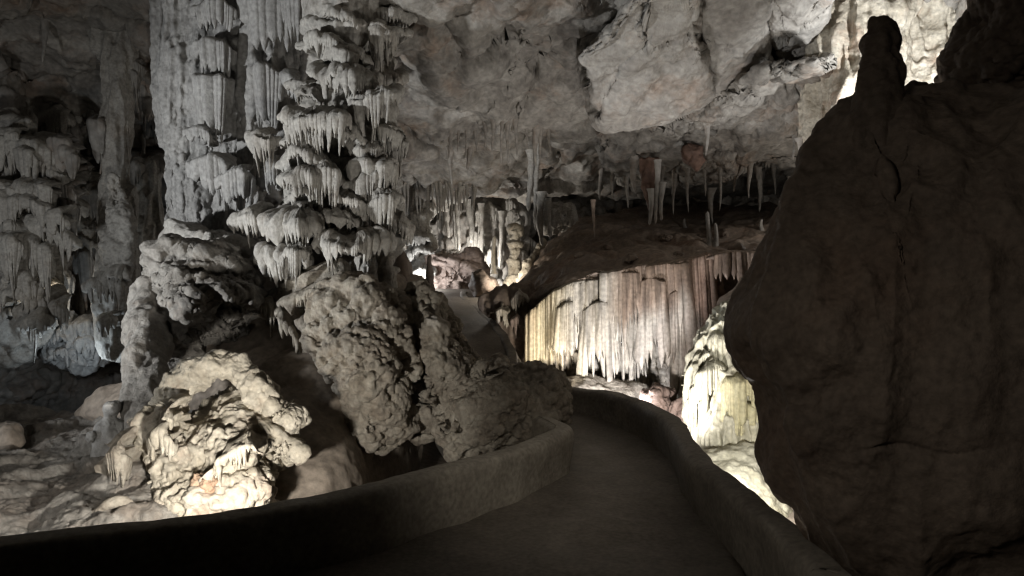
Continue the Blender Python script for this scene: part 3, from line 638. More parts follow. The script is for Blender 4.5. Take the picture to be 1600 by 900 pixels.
# ---- layered tower
tw = thing('flowstone_column', P(540, 430, 9.3), 'tall column stacked with many overlapping shelves of drip fringes left of centre', 'flowstone column')
body('core', [(-160, 500, 580, 9.6), (-60, 490, 590, 9.6), (20, 486, 596, 9.5), (60, 480, 605, 9.5), (120, 492, 606, 9.45), (200, 470, 618, 9.4), (280, 455, 620, 9.4), (350, 430, 622, 9.3), (400, 430, 622, 9.3), (440, 450, 615, 9.3), (500, 480, 600, 9.3)], 'calcite',
     [D_fbm(0.14, 1.2, 3), D_terrace(0.12, 2.2), D_pop(0.05, 7), D_flute(0.04, 7, 0.2), D_fbm(0.015, 9, 2)], 0.75, 260, 220, tw)
T = [ # edge, d, bulge, top, back, L, tooth
 ([(466, 78), (480, 68), (500, 66), (524, 72)], 9.2, .22, .20, .5, .14, 6),
 ([(500, 30), (520, 22), (548, 26), (572, 40)], 9.3, .25, .20, .5, .08, 7),
 ([(575, 40), (590, 38), (606, 52), (610, 70)], 9.4, .18, .15, .4, .22, 6),
 ([(482, 120), (505, 116), (540, 117), (575, 122), (598, 132)], 9.05, .35, .22, .5, .24, 6),
 ([(530, 166), (550, 160), (575, 164), (598, 176)], 9.0, .28, .14, .4, .36, 6),
 ([(444, 204), (462, 192), (490, 196), (520, 206), (556, 218), (576, 230)], 8.85, .42, .24, .6, .48, 6),
 ([(574, 204), (592, 202), (612, 210), (624, 224)], 9.1, .22, .12, .35, .34, 6),
 ([(434, 256), (448, 246), (476, 250), (500, 256), (520, 262)], 8.85, .34, .24, .5, .14, 6),
 ([(556, 240), (578, 236), (602, 242), (622, 256)], 9.0, .24, .12, .4, .18, 5),
 ([(534, 262), (560, 256), (590, 260), (616, 266), (628, 280)], 8.95, .28, .12, .4, .60, 7),
 ([(428, 282), (450, 274), (480, 276), (508, 280), (532, 288)], 8.7, .36, .16, .5, .26, 6),
 ([(498, 322), (520, 312), (548, 314), (584, 326)], 8.85, .34, .12, .5, .16, 6),
 ([(360, 352), (372, 340), (396, 342), (416, 352), (440, 366)], 8.9, .28, .18, .5, .26, 6),
 ([(412, 356), (430, 350), (455, 356), (486, 352), (506, 350)], 8.55, .42, .30, .6, .28, 6),
 ([(492, 350), (512, 342), (540, 344), (562, 352)], 8.75, .30, .14, .4, .10, 6),
 ([(482, 386), (500, 380), (530, 386), (570, 386), (604, 380)], 8.55, .40, .22, .6, .24, 6),
 ([(392, 410), (406, 400), (430, 404), (458, 406), (486, 410)], 8.6, .36, .16, .5, .32, 6),
 ([(584, 344), (600, 340), (616, 346), (628, 356)], 9.1, .18, .12, .3, .22, 6),
 ([(384, 222), (400, 214), (424, 218), (442, 226)], 9.5, .22, .16, .4, .28, 6),
 ([(580, 300), (598, 294), (616, 302), (628, 316)], 9.1, .2, .12, .3, .34, 6),
 ([(436, 228), (452, 220), (476, 224), (498, 232)], 8.95, .3, .14, .4, .10, 6),
 ([(446, 316), (470, 308), (500, 306)], 8.8, .3, .14, .4, .08, 6),
 ([(500, 90), (530, 82), (560, 90), (584, 104)], 9.2, .25, .2, .4, .07, 7),
 ([(458, 140), (476, 150), (500, 158), (520, 160)], 9.2, .2, .2, .4, .1, 7),
]
for k, (e, d, bu, tp, bk, L, th) in enumerate(T):
    shelf('flowstone_shelf', tw, e, d - .10, bu * 1.25, tp, bk * 1.2, L * 1.15, th * .9, 1.1, 0.38, 'calcite', seed=40 + k, knob=0.045, slant=0.25)
# stumps under the tower
for k, (x, y0, y1, w, d) in enumerate([(573, 398, 505, 34, 8.35), (601, 388, 480, 26, 8.5), (588, 440, 500, 18, 8.4)]):
    body('stump', [(y0, x - w * .35, x + w * .35, d), (y0 + 12, x - w * .5, x + w * .45, d), ((y0 + y1) / 2, x - w * .42, x + w * .5, d), (y1 - 14, x - w * .5, x + w * .55, d), (y1, x - w * .6, x + w * .6, d)], 'calcite', [D_fbm(0.03, 5, 3), D_pop(0.03, 12), D_strata(0.012, 6)], 0.9, 80, 60, tw)

def probe(px, py, d, span=3.0):
    """distance of the rock seen at this point, if it is near the expected distance"""
    from mathutils import Vector
    v = Vector(((px - 800) / F, 1.0, -(py - 450) / F)); L = v.length
    hit, loc, *_r = SC.ray_cast(bpy.context.evaluated_depsgraph_get(), Vector((0, 0, EYE)) + v * 1.0, v / L)
    return loc[1] if hit and abs(loc[1] - d) < span else d

def scatter(n, region, parent, name, d, w, L, th, mat, seed, bul=(.14, .3), pw=1.4, base=.2, tilt=0.0, span=1.2, **kw):
    """small drip shelves growing out of the rock already standing there"""
    rr = random.Random(seed); bpy.context.view_layer.update(); spots = []
    for _ in range(n * 6):
        x = rr.uniform(region[0], region[2]); y = rr.uniform(region[1], region[3]); ww = rr.uniform(*w)
        if any(abs(x - a) < (ww + c) * .36 and abs(y - b) < 15 for a, b, c in spots): continue
        dd = probe(x, y, d, span)
        if dd == d or not (0 < x < 1600): continue
        spots.append((x, y, ww)); tl = rr.uniform(-.25, .25) + tilt
        e = [(x - ww * .5, y + 6 - tl * ww * .5), (x - ww * .2, y - rr.uniform(0, 4) - tl * ww * .2), (x + ww * .2, y - rr.uniform(0, 4) + tl * ww * .2), (x + ww * .5, y + 6 + tl * ww * .5)]
        shelf(name, parent, e, dd + 0.16, rr.uniform(*bul), rr.uniform(.10, .22), .4, rr.uniform(*L), rr.uniform(*th), pw, base, mat, seed=seed * 100 + len(spots), **kw)
        if len(spots) >= n: break

scatter(13, (440, 10, 618, 400), tw, 'flowstone_shelf', 9.2, (60, 110), (.2, .42), (5, 6.5), 'calcite', 5, (.2, .36), pw=1.1, base=.38, knob=0.05, slant=.25)
scatter(6, (470, 40, 600, 330), tw, 'flowstone_shelf', 9.2, (34, 60), (.35, .6), (5, 6.5), 'calcite', 6, pw=1.0, base=.4, knob=0.03)

# ---- pale column
pc = thing('flowstone_column', P(310, 380, 10.6), 'broad pale grey flowstone column with hanging folds left of the shelf tower', 'flowstone column')
body('core', [(-160, 244, 470, 10.9), (-40, 246, 470, 10.9), (60, 248, 472, 10.9), (160, 252, 470, 10.8), (230, 258, 440, 10.8), (280, 262, 420, 10.7), (330, 262, 400, 10.7), (370, 262, 395, 10.7), (420, 270, 400, 10.6)], 'pale',
     [D_fbm(0.10, 0.9, 3), D_flute(0.16, 1.9, 0.03), D_flute(0.07, 6, 0.04), D_fbm(0.03, 5, 4), D_pop(0.045, 13), D_pop(0.03, 24, 2)], 0.5, 260, 420, pc)
PK = dict(mat='pale', knob=0.012, rib=0.8, slant=0.12, vary=0.4)
for k, (e, d, bu, tp, bk, L, th, pw, bs) in enumerate([
 ([(300, 14), (318, 2), (346, 2), (368, 22)], 10.35, .25, .12, .4, .42, 7, .8, .4),
 ([(296, 70), (318, 62), (345, 66), (370, 84)], 10.3, .30, .10, .4, .55, 8, .8, .4),
 ([(300, 122), (318, 118), (340, 120), (358, 130)], 10.25, .30, .10, .4, .75, 8, .6, .5),
 ([(288, 206), (305, 200), (324, 208), (344, 226)], 10.15, .30, .10, .4, .20, 8, 1, .3),
 ([(292, 258), (315, 250), (340, 254), (368, 266), (396, 284)], 10.0, .45, .12, .5, .72, 8, .7, .5),
 ([(340, 282), (360, 270), (382, 272), (402, 288)], 9.75, .35, .14, .5, .48, 6, .6, .6),
 ([(400, 276), (416, 262), (432, 262), (446, 276)], 9.7, .3, .16, .4, .34, 7, .8, .5),
 ([(385, 108), (400, 98), (420, 106), (440, 124)], 10.35, .2, .1, .4, .85, 9, .6, .6),
 ([(372, -6), (400, -14), (430, -14), (462, -10)], 10.4, .15, .1, .3, .9, 12, .6, .6),
 ([(430, 0), (455, -4), (485, -6)], 10.1, .2, .1, .3, .55, 9, 1.0, .3),
 ([(440, 120), (452, 122), (464, 130), (472, 142)], 9.9, .2, .14, .3, .3, 8, 1.0, .3),
 ]):
    shelf('drapery', pc, e, d, bu, tp, bk, L, th, min(pw, .6), min(.85, bs + .28), seed=80 + k, **PK)

# bulging base under the pale column
tag(blob('flowstone_bulge', [(248, 372), (262, 344), (300, 350), (340, 362), (392, 372), (420, 392), (422, 412), (390, 415), (330, 410), (280, 400), (250, 390)], (330, 382), 9.8, 0.5, 'calcite', [D_fbm(0.08, 2), D_ridge(0.05, 3), D_pop(0.03, 10)], 6), 'rounded grey bulge of flowstone at the foot of the pale column', 'flowstone')
tag(body('stalagmite', [(362, 322, 334, 9.1), (372, 318, 336, 9.1), (384, 314, 344, 9.1), (400, 312, 352, 9.1), (412, 318, 360, 9.1)], 'calcite', [D_fbm(0.04, 5, 3), D_pop(0.03, 12)], 0.9, 70, 60), 'stubby lumpy stalagmite with a small round head on the bulge under the pale column', 'stalagmite')
tag(body('stalagmite', [(382, 244, 260, 9.0), (400, 242, 262, 9.0), (430, 240, 262, 9.0), (470, 236, 264, 9.0)], 'calcite', [D_fbm(0.03, 5, 3), D_pop(0.03, 10)], 0.9, 70, 50), 'pale finger shaped stalagmite beside the black hollow at left', 'stalagmite')

# rough grey mass below
RG = [D_fbm(0.22, 1.1, 3), D_ridge(0.10, 1.5, 4), D_strata(0.09, 3.6, (0.25, 0.2)), D_pop(0.06, 9, 3), D_pop(0.045, 18), D_fbm(0.03, 9, 3)]
tag(blob('rock_mass', [(198, 500), (225, 440), (262, 396), (320, 392), (380, 412), (412, 452), (408, 490), (385, 524), (330, 540), (300, 580), (270, 640), (220, 660), (205, 580)], (300, 480), 8.4, 0.8, 'grey', RG, 7, (0, 0)), 'rough grey knobbly rock mass between the pale column and the lit mound', 'rock')
tag(tube('rock_pillar', [(240, 440, 8.3, 30), (232, 510, 7.7, 32), (232, 580, 7.1, 30), (234, 640, 6.75, 30), (236, 700, 6.45, 30), (244, 820, 6.2, 40)], 'grey', [D_fbm(0.08, 1.8, 3), D_flute(0.04, 3.2, 0.10), D_fbm(0.025, 7, 4)], 160, 110), 'leaning pale fluted pillar on the left edge of the lit mound', 'rock pillar')

# ledge with fringe
lg = thing('flowstone_ledge', P(440, 560, 8.4), 'slanting cream flowstone ledge with short fringe between the tower and the big boulder', 'flowstone')
tube('core', [(386, 470, 8.6, 12), (420, 476, 8.4, 20), (460, 458, 8.3, 24), (500, 440, 8.3, 26), (548, 428, 8.4, 28)], 'popcorn', [D_fbm(0.05, 2.4), D_pop(0.04, 9), D_pop(0.02, 20)], 120, 60, lg)
shelf('flowstone_shelf', lg, [(386, 476), (400, 472), (425, 480), (446, 492)], 8.35, .25, .14, .4, .34, 6, 1.2, .25, 'popcorn', seed=120)
shelf('flowstone_shelf', lg, [(430, 488), (442, 500), (456, 522), (470, 545), (486, 570)], 8.2, .25, .14, .5, .26, 7, 1.2, .25, 'popcorn', seed=121)
shelf('flowstone_shelf', lg, [(440, 474), (470, 470), (500, 452), (530, 444)], 8.1, .2, .12, .4, .16, 6, 1.2, .25, 'popcorn', seed=122)

# ---- boulders in the middle
BP = [D_fbm(0.20, 1.2, 3), D_ridge(0.06, 1.6, 2), D_pop(0.20, 3.2, 1), D_pop(0.13, 7, 2), D_pop(0.07, 14, 3), D_fbm(0.02, 20, 2)]
tag(blob('boulder', [(470, 500), (500, 462), (545, 440), (600, 455), (635, 470), (655, 520), (672, 575), (668, 625), (640, 668), (610, 682), (575, 696), (555, 660), (530, 625), (500, 580), (480, 540)], (575, 560), 8.0, 0.75, 'popcorn', BP, 7, (0.0012, -0.0022)), 'large pale popcorn covered boulder narrowing downward below the shelf tower', 'boulder')
tag(blob('boulder', [(632, 500), (650, 458), (682, 466), (700, 500), (735, 545), (762, 585), (745, 625), (700, 648), (668, 672), (640, 660), (640, 580)], (690, 565), 8.3, 0.6, 'popcorn', BP, 7, (0.001, -0.001)), 'darker leaning boulder with a sharp right edge beside the far path', 'boulder')
tag(blob('boulder', [(676, 665), (700, 625), (745, 590), (780, 570), (840, 578), (872, 584), (885, 615), (886, 655), (850, 690), (790, 715), (740, 735), (705, 735), (685, 705)], (785, 650), 7.35, 0.55, 'popcorn', BP, 7, (0.0008, -0.0012)), 'low knobbly brown boulder resting behind the rounded end of the left parapet', 'boulder')
tag(body('stalagmite', [(398, 668, 674, 11.2), (430, 665, 677, 11.2), (460, 661, 681, 11.2), (490, 655, 690, 11.2)], 'darkmass', [D_fbm(0.02, 6)], 0.9, 60, 30), 'dark thin pointed stalagmite standing against the bright far column', 'stalagmite')
tag(blob('boulder', [(614, 480), (612, 420), (624, 385), (636, 395), (648, 440), (650, 490)], (632, 440), 10.5, 0.3, 'bank', [D_fbm(0.05, 2)], 5), 'smooth brown rounded rock right of the stumps under the tower', 'boulder')

tag(blob('rock_mass', [(520, 520), (600, 470), (690, 470), (760, 560), (830, 590), (870, 640), (840, 700), (740, 720), (690, 690), (640, 660), (560, 640)], (700, 600), 8.9, 0.45, 'popcorn', BP, 6, (0.0006, -0.001)), 'rough brown rock filling the gaps behind the three boulders', 'rock')

# ---- mud slope in the shade
tag(sheet('clay_slope', ctl([255, 320, 400, 470, 540, 600, 660], [(430, [9.6, 9.6, 9.4, 9.4, 9.6, 10, 10.5]), (520, [8.8, 8.6, 8.3, 8.3, 8.6, 9.2, 10]), (610, [8.0, 7.7, 7.5, 7.5, 7.8, 8.6, 9.6]), (700, [7.2, 7.0, 6.9, 6.9, 7.2, 8.2, 9.4]), (790, [6.6, 6.4, 6.3, 6.3, 6.7, 7.8, 9.2]), (880, [6, 5.9, 5.9, 5.9, 6.4, 7.5, 9])]),
    'mud', [D_fbm(0.12, 0.9, 3), D_fbm(0.03, 4, 3)], 180, 180), 'smooth shaded brown clay slope between the lit mound and the big boulder', 'clay slope')

# ---- lit mound lower left
md = thing('rock_mound', P(330, 800, 6.0), 'brightly lit white knobbly rock mound under an arched rib behind the left parapet', 'rock mound')
MP = [D_fbm(0.15, 1.6, 3), D_strata(0.06, 3.4), D_flute(0.05, 3.5, 0.3), D_pop(0.08, 6), D_pop(0.09, 12, 2), D_pop(0.05, 24, 4), D_fbm(0.02, 14, 3)]
blob('mound_face', [(214, 860), (216, 700), (222, 650), (250, 640), (285, 652), (330, 640), (380, 626), (405, 632), (430, 650), (462, 660), (452, 690), (425, 705), (418, 760), (416, 860)], (318, 720), 6.3, 0.5, 'bright', MP, 7, (0.0006, -0.0035), 0.6, parent=md)
tube('arch', [(232, 690, 6.35, 20), (252, 640, 6.32, 22), (284, 600, 6.3, 22), (328, 572, 6.28, 19), (376, 580, 6.28, 22), (404, 608, 6.3, 24), (414, 650, 6.35, 24), (404, 690, 6.4, 22)], 'bright', [D_fbm(0.08, 2.4, 3), D_ridge(0.04, 3, 4), D_pop(0.06, 8), D_pop(0.05, 17), D_fbm(0.02, 14)], 170, 80, md, None, 0.8)
blob('jagged_rock', [(402, 640), (416, 616), (436, 630), (452, 646), (468, 642), (482, 660), (470, 676), (440, 684), (414, 676)], (436, 654), 6.4, 0.18, 'bright', [D_fbm(0.10, 3), D_slab(0.12, 3.0), D_pop(0.06, 11), D_pop(0.04, 22)], 6, parent=md)
blob('jagged_rock', [(408, 700), (420, 668), (448, 678), (470, 694), (484, 712), (470, 722), (440, 730), (420, 745)], (436, 704), 6.3, 0.18, 'bright', [D_fbm(0.10, 3), D_slab(0.12, 3.0, 4), D_pop(0.06, 11), D_pop(0.04, 22)], 6, parent=md)
shelf('flowstone_shelf', md, [(318, 745), (345, 720), (375, 704), (396, 696), (412, 706)], 5.75, .2, .10, .4, .16, 8, 1.0, .3, 'bright', seed=140)
shelf('flowstone_shelf', md, [(228, 690), (244, 680), (262, 690), (276, 704)], 5.85, .15, .12, .3, .30, 7, .8, .5, 'bright', seed=141)
shelf('flowstone_shelf', md, [(240, 655), (258, 648), (275, 652)], 5.95, .15, .12, .3, .28, 6, .8, .5, 'bright', seed=142)
blob('red_rock', [(300, 765), (305, 742), (330, 738), (345, 750), (340, 770), (318, 778)], (322, 757), 5.66, 0.1, 'bright', [D_fbm(0.06, 4), D_pop(0.06, 11), D_pop(0.03, 22)], 6, parent=md, tint=(0.85, 0.66, 0.56))

# ---- left slope, cairn
tag(sheet('rock_slope', ctl([-500, -200, 0, 100, 170, 230, 300], [(640, [6.5, 7.5, 8.6, 8.8, 8.4, 7.8, 7.5]), (700, [5.6, 6.6, 7.4, 7.2, 6.9, 6.8, 6.8]), (740, [5.2, 5.9, 6.4, 6.4, 6.2, 6.1, 6.1]), (800, [4.7, 5.2, 5.6, 5.6, 5.6, 5.6, 5.6]), (880, [4.2, 4.6, 4.9, 5, 5, 5, 5.0])]),
    'grey', [D_fbm(0.10, 1.1, 3), D_strata(0.07, 3.4, (-0.5, 0.15)), D_ridge(0.04, 2.2, 5), D_pop(0.03, 14), D_fbm(0.02, 9, 4)], 240, 320), 'tilted grey brown rock slope in the lower left corner', 'rock slope')
tag(tube('root_ridge', [(128, 815, 5.45, 5), (150, 800, 5.45, 7), (170, 786, 5.45, 8), (195, 784, 5.5, 8), (206, 800, 5.5, 6)], 'popcorn', [D_fbm(0.03, 4)], 60, 24), 'thin curved ridge of rock lying on the lower left slope', 'rock')
sl = thing('flowstone_apron', P(180, 780, 5.7), 'small apron of hanging flutes on the lower left slope beside the lit mound', 'flowstone')
shelf('drapery', sl, [(146, 728), (160, 716), (180, 714), (204, 726)], 5.85, .2, .12, .4, .42, 8, .8, .4, 'popcorn', seed=150)
cairn = thing('stalagmite', P(168, 705, 6.6), 'lumpy grey stalagmite like stacked stones standing on the lower left slope', 'stalagmite')
body('stack', [(632, 168, 182, 6.6), (640, 164, 186, 6.6), (652, 162, 182, 6.6), (662, 152, 194, 6.6), (680, 148, 198, 6.6), (700, 148, 196, 6.6), (716, 144, 200, 6.6)], 'pale', [D_fbm(0.05, 3.5, 3), D_pop(0.06, 7), D_pop(0.02, 16)], 0.9, 90, 70, cairn)
blob('knob', [(134, 686), (136, 676), (146, 672), (152, 680), (148, 690), (138, 692)], (143, 682), 6.5, 0.06, 'pale', [D_pop(0.02, 12)], 4, parent=cairn)
tag(blob('boulder', [(-60, 760), (-40, 670), (10, 652), (30, 660), (44, 690), (20, 720), (0, 740)], (0, 700), 7.6, 0.5, 'mud', [D_fbm(0.1, 1.5), D_pop(0.04, 6)], 5), 'dim flat faced boulder at the left edge of the picture', 'boulder')
tag(blob('boulder', [(118, 648), (130, 625), (160, 610), (205, 600), (235, 640), (200, 690), (140, 680)], (180, 650), 8.4, 0.5, 'mud', [D_fbm(0.1, 1.5)], 5), 'dim rounded boulder behind the stacked stone stalagmite', 'boulder')

# ---- left: slim column and cascades
sc = thing('flowstone_column', P(185, 560, 11.6), 'slim dim grey column with knobbly lower half at left', 'flowstone column')
body('core', [(-60, 120, 240, 12.4), (20, 140, 222, 12.2), (80, 152, 210, 12.0), (120, 160, 203, 11.9), (200, 162, 202, 11.8), (280, 160, 206, 11.7), (330, 160, 212, 11.6), (400, 152, 214, 11.5), (450, 146, 206, 11.4), (500, 146, 200, 11.4), (570, 160, 200, 11.4)], 'calcite', [D_fbm(0.10, 1.2), D_flute(0.08, 4, 0.06), D_fbm(0.02, 8, 3)], 0.8, 220, 140, sc)
body('knobs', [(270, 172, 184, 11.35), (300, 168, 192, 11.3), (340, 166, 208, 11.2), (380, 160, 212, 11.15), (420, 152, 206, 11.1), (452, 150, 200, 11.1)], 'calcite', [D_pop(0.16, 3.5), D_pop(0.08, 8), D_fbm(0.04, 6)], 0.7, 160, 100, sc)
for k, (e, d, bu, tp, bk, L, th) in enumerate([([(146, 452), (160, 446), (180, 446), (198, 452)], 11.1, .25, .2, .4, .42, 7), ([(150, 505), (164, 500), (184, 500)], 11.0, .2, .15, .4, .2, 6), ([(158, 440), (178, 432), (204, 436)], 11.0, .2, .2, .4, .1, 7)]):
    shelf('flowstone_shelf', sc, e, d, bu, tp, bk, L, th, 1.2, 0.3, 'calcite', seed=160 + k)
sm = thing('flowstone_column', P(240, 380, 12.6), 'short dim fluted column tucked between the slim column and the pale column', 'flowstone column')
body('core', [(255, 205, 262, 12.9), (290, 208, 258, 12.8), (340, 212, 256, 12.7), (390, 212, 256, 12.6)], 'calcite', [D_fbm(0.08, 1.4), D_flute(0.12, 4, 0.05)], 0.8, 120, 120, sm)
cw = thing('flowstone_cascade', P(50, 520, 11.5), 'dim stepped cascade of fluted flowstone folds on the far left wall', 'flowstone')
blob('core', [(-120, 560), (-120, 180), (-20, 180), (40, 200), (80, 260), (98, 300), (96, 340), (80, 420), (90, 480), (60, 540), (0, 560)], (0, 380), 12.0, 0.8, 'calcite', [D_fbm(0.2, 0.9), D_terrace(0.15, 1.5), D_flute(0.09, 3.6, 0.1), D_pop(0.05, 6)], 7, parent=cw)
for k, (e, d, bu, tp, bk, L, th) in enumerate([
 ([(-60, 248), (-10, 232), (40, 226), (80, 240), (98, 252)], 11.5, .4, .2, .6, .8, 9), ([(-60, 330), (0, 310), (50, 300), (90, 318)], 11.2, .45, .3, .6, .75, 9),
 ([(-60, 390), (-10, 372), (30, 372), (70, 400), (82, 418)], 11.0, .4, .25, .6, .75, 8), ([(60, 296), (75, 284), (90, 284), (100, 292)], 11.4, .2, .12, .4, .12, 8),
 ([(-40, 470), (10, 452), (50, 470), (80, 490)], 10.9, .35, .25, .6, .3, 9), ([(100, 280), (125, 290), (155, 310)], 12.8, .2, .2, .5, .5, 9), ([(96, 350), (120, 352), (152, 366)], 12.6, .2, .2, .5, .5, 9), ([(20, 510), (50, 500), (80, 512)], 10.7, .3, .2, .5, .2, 8)]):
    shelf('drapery', cw, e, d, bu, tp, bk, L, th, .7, .5, 'calcite', seed=170 + k, slant=0.1)
scatter(34, (0, 170, 150, 500), cw, 'drapery', 12.5, (36, 84), (.35, .8), (6, 9), 'calcite', 9, (.15, .35), .6, .55, 0.25, 3.0)
scatter(14, (92, 190, 160, 420), cw, 'drapery', 14.2, (30, 60), (.4, .9), (5, 8), 'back', 14, (.15, .3), .6, .6, 0.3, 3.0, vary=.5)
scatter(9, (204, 90, 254, 260), cw, 'drapery', 14.2, (26, 50), (.3, .7), (5, 8), 'back', 15, (.12, .25), .8, .5, 0.0, 3.0)
bl = thing('flowstone_cascade', P(115, 570, 12.0), 'bluish lit small flowstone cascade low at left above the black hollow', 'flowstone')
blob('core', [(50, 560), (58, 528), (84, 506), (112, 494), (146, 500), (166, 530), (160, 562), (128, 574), (90, 570)], (108, 536), 12.4, 0.35, 'pale', [D_fbm(0.15, 1.6), D_flute(0.12, 3.5, 0.25), D_pop(0.10, 5), D_pop(0.06, 11)], 6, parent=bl)
for k, (e, L) in enumerate([([(58, 536), (84, 526), (106, 530)], .34), ([(94, 518), (122, 506), (150, 516)], .42), ([(110, 540), (134, 532), (158, 542)], .3), ([(74, 556), (100, 550), (130, 556)], .26)]):
    shelf('drapery', bl, e, 12.05 + .05 * k, .15, .15, .4, L, 7, .9, .45, 'pale', seed=185 + k, knob=0.04)

av = thing('flowstone_cascade', P(730, 400, 18.0), 'dim fluted draperies and thin pillars along the back of the far alcove', 'flowstone')
blob('core', [(690, 420), (688, 320), (760, 312), (830, 330), (835, 420)], (760, 370), 19.0, 0.5, 'back', [D_fbm(0.25, 1.0, 3), D_flute(0.25, 1.6, 0.06), D_terrace(0.10, 1.4), D_fbm(0.04, 6, 3)], 6, parent=av)
scatter(16, (690, 318, 828, 400), av, 'drapery', 18.6, (16, 34), (.5, 1.1), (4, 6), 'calcite', 21, (.15, .3), .7, .55, 0, 2.0, vary=.7)
for k, (x, y0, y1, w) in enumerate([(700, 305, 372, 9), (716, 308, 392, 8), (735, 312, 380, 12), (752, 318, 410, 8), (783, 330, 420, 9)]): spike('pillar', x, y0, y1, 18.1, w, 'calcite', av, seed=k + 3, tip=0.55, n=40, rings=0.05, lumps=0.2)

# ---- far alcove: columns, ringed stalagmite
fc = thing('flowstone_column', P(655, 460, 16.8), 'far brightly lit layered column at the back beyond the thin dark stalagmite', 'flowstone column')
body('core', [(290, 628, 686, 17.3), (320, 634, 680, 17.2), (345, 636, 680, 17.1), (380, 638, 678, 17.0), (400, 636, 676, 17.0), (430, 640, 684, 16.9), (470, 640, 692, 16.8)], 'calcite', [D_fbm(0.10, 1.3), D_strata(0.12, 1.9), D_flute(0.08, 3, 0.08)], 0.8, 200, 140, fc)
for k, (e, d, L) in enumerate([([(636, 340), (655, 334), (678, 340)], 16.7, .55), ([(634, 378), (655, 372), (676, 378)], 16.6, .2), ([(634, 398), (656, 392), (678, 398)], 16.55, .25), ([(640, 428), (660, 424), (684, 430)], 16.5, .3)]):
    shelf('flowstone_shelf', fc, e, d, .3, .18, .5, L, 6, .8, .5, 'calcite', seed=190 + k)
f2 = thing('flowstone_column', P(622, 420, 17.4), 'thin far fluted column just right of the shelf tower', 'flowstone column')
body('core', [(300, 612, 634, 17.6), (350, 614, 630, 17.6), (380, 612, 634, 17.5), (440, 610, 640, 17.4)], 'calcite', [D_fbm(0.08, 1.4), D_flute(0.1, 3.5, 0.06)], 0.8, 120, 80, f2)
tag(body('stalagmite', [(348, 796, 810, 15.4), (356, 793, 815, 15.4), (366, 794, 816, 15.4), (374, 790, 813, 15.4), (384, 792, 816, 15.4), (396, 794, 815, 15.4), (404, 791, 812, 15.4), (416, 794, 814, 15.4), (436, 790, 818, 15.3), (450, 786, 824, 15.2)], 'bright', [D_fbm(0.06, 2.5, 4), D_terrace(0.05, 3.1), D_pop(0.05, 8)], 0.95, 160, 90), 'stout ringed cream stalagmite glowing in the far alcove', 'stalagmite')
tag(spike('stalagmite', 772, 368, 428, 15.6, 7, 'bright', None, True, 0.8, 0.1, 3, 30, 14), 'thin straight white stalagmite left of the ringed one in the far alcove', 'stalagmite')
tag(blob('flowstone_bulge', [(670, 440), (676, 408), (705, 392), (740, 400), (762, 420), (765, 440), (740, 455), (690, 460)], (715, 428), 16.8, 0.6, 'pink', [D_fbm(0.25, 1.3, 4), D_strata(0.10, 3.5, (0.3, 0)), D_pop(0.08, 5), D_ridge(0.05, 3)], 6), 'pinkish rippled flowstone mound at the back of the far alcove', 'flowstone')
tag(blob('boulder', [(734, 446), (736, 424), (752, 420), (764, 432), (776, 436), (782, 450), (770, 465), (742, 465)], (757, 445), 15.0, 0.3, 'darkmass', [D_fbm(0.06, 2.5), D_pop(0.04, 8)], 5), 'dark rough block at the top of the far path', 'boulder')
tag(tube('flowstone_tail', [(850, 375, 15.2, 4), (840, 392, 15, 5), (828, 408, 14.9, 6), (822, 425, 14.8, 8), (818, 445, 14.8, 12)], 'bright', [D_fbm(0.05, 3), D_flute(0.04, 6)], 70, 30), 'cream tail of flowstone running down beside the ringed stalagmite', 'flowstone')
rk = thing('rock_ledge', P(800, 540, 12.6), 'rough rock ledge with small lit draperies left of the big curtain', 'rock')
blob('core', [(758, 470), (790, 452), (830, 440), (850, 470), (835, 510), (825, 560), (800, 575), (785, 530), (765, 500)], (805, 505), 12.6, 0.5, 'bank', [D_fbm(0.15, 1.5), D_pop(0.08, 5), D_flute(0.05, 4, 0.2)], 6, parent=rk)
shelf('drapery', rk, [(772, 488), (784, 480), (798, 486)], 12.1, .15, .1, .3, .45, 5, .6, .7, 'bright', seed=200)
shelf('drapery', rk, [(798, 470), (812, 462), (826, 468)], 12.1, .15, .1, .3, .55, 6, 1, .4, 'curtain', seed=201)
shelf('drapery', rk, [(796, 508), (808, 502), (820, 510)], 12.0, .15, .1, .3, .25, 6, 1, .4, 'pink', seed=202)

# left end of alcove ceiling: fringe of stalactites and other hanging groups
def hang(label, group, spots, mat, tint=None, w=(4, 8)):
    for k, (x, y0, y1, d) in enumerate(spots):
        d = probe(x, y0, d) + 0.03
        o = spike('stalactite', x, y0 - 4, y1, d, R0.uniform(*w), mat, None, seed=k * 1.3 + len(spots), lumps=0.16, tint=tint)
        tag(o, label, 'stalactite', group)
sp = []
for x in range(616, 745, 5):
    sp.append((x + R0.uniform(-2, 2), 296 - R0.uniform(0, 10), 318 + R0.uniform(0, 40) * (0.6 if x > 690 else 1), 16.6 + R0.uniform(-.6, .6)))
hang('thin grey stalactite in the dense fringe hanging over the far alcove', 'stalactites fringing the far alcove', sp, 'calcite')
sp = [(x + R0.uniform(-3, 3), 188 + abs(x - 790) * .25 + R0.uniform(-6, 6), 225 + R0.uniform(0, 40), 14.2 + R0.uniform(-.5, .8)) for x in range(704, 868, 13)]
hang('slender brown grey stalactite in the cluster under the rough ceiling above the alcove', 'stalactites under the rough ceiling', sp, 'ceiling')
sp = [(x + R0.uniform(-4, 4), 268 + R0.uniform(-10, 12), 300 + R0.uniform(0, 38), 15.6 + R0.uniform(-.6, .8)) for x in range(938, 1240, 23)]
hang('short grey stalactite in the dim recess behind the brown bank', 'stalactites in the dim recess', sp, 'ceiling', None, (5, 11))
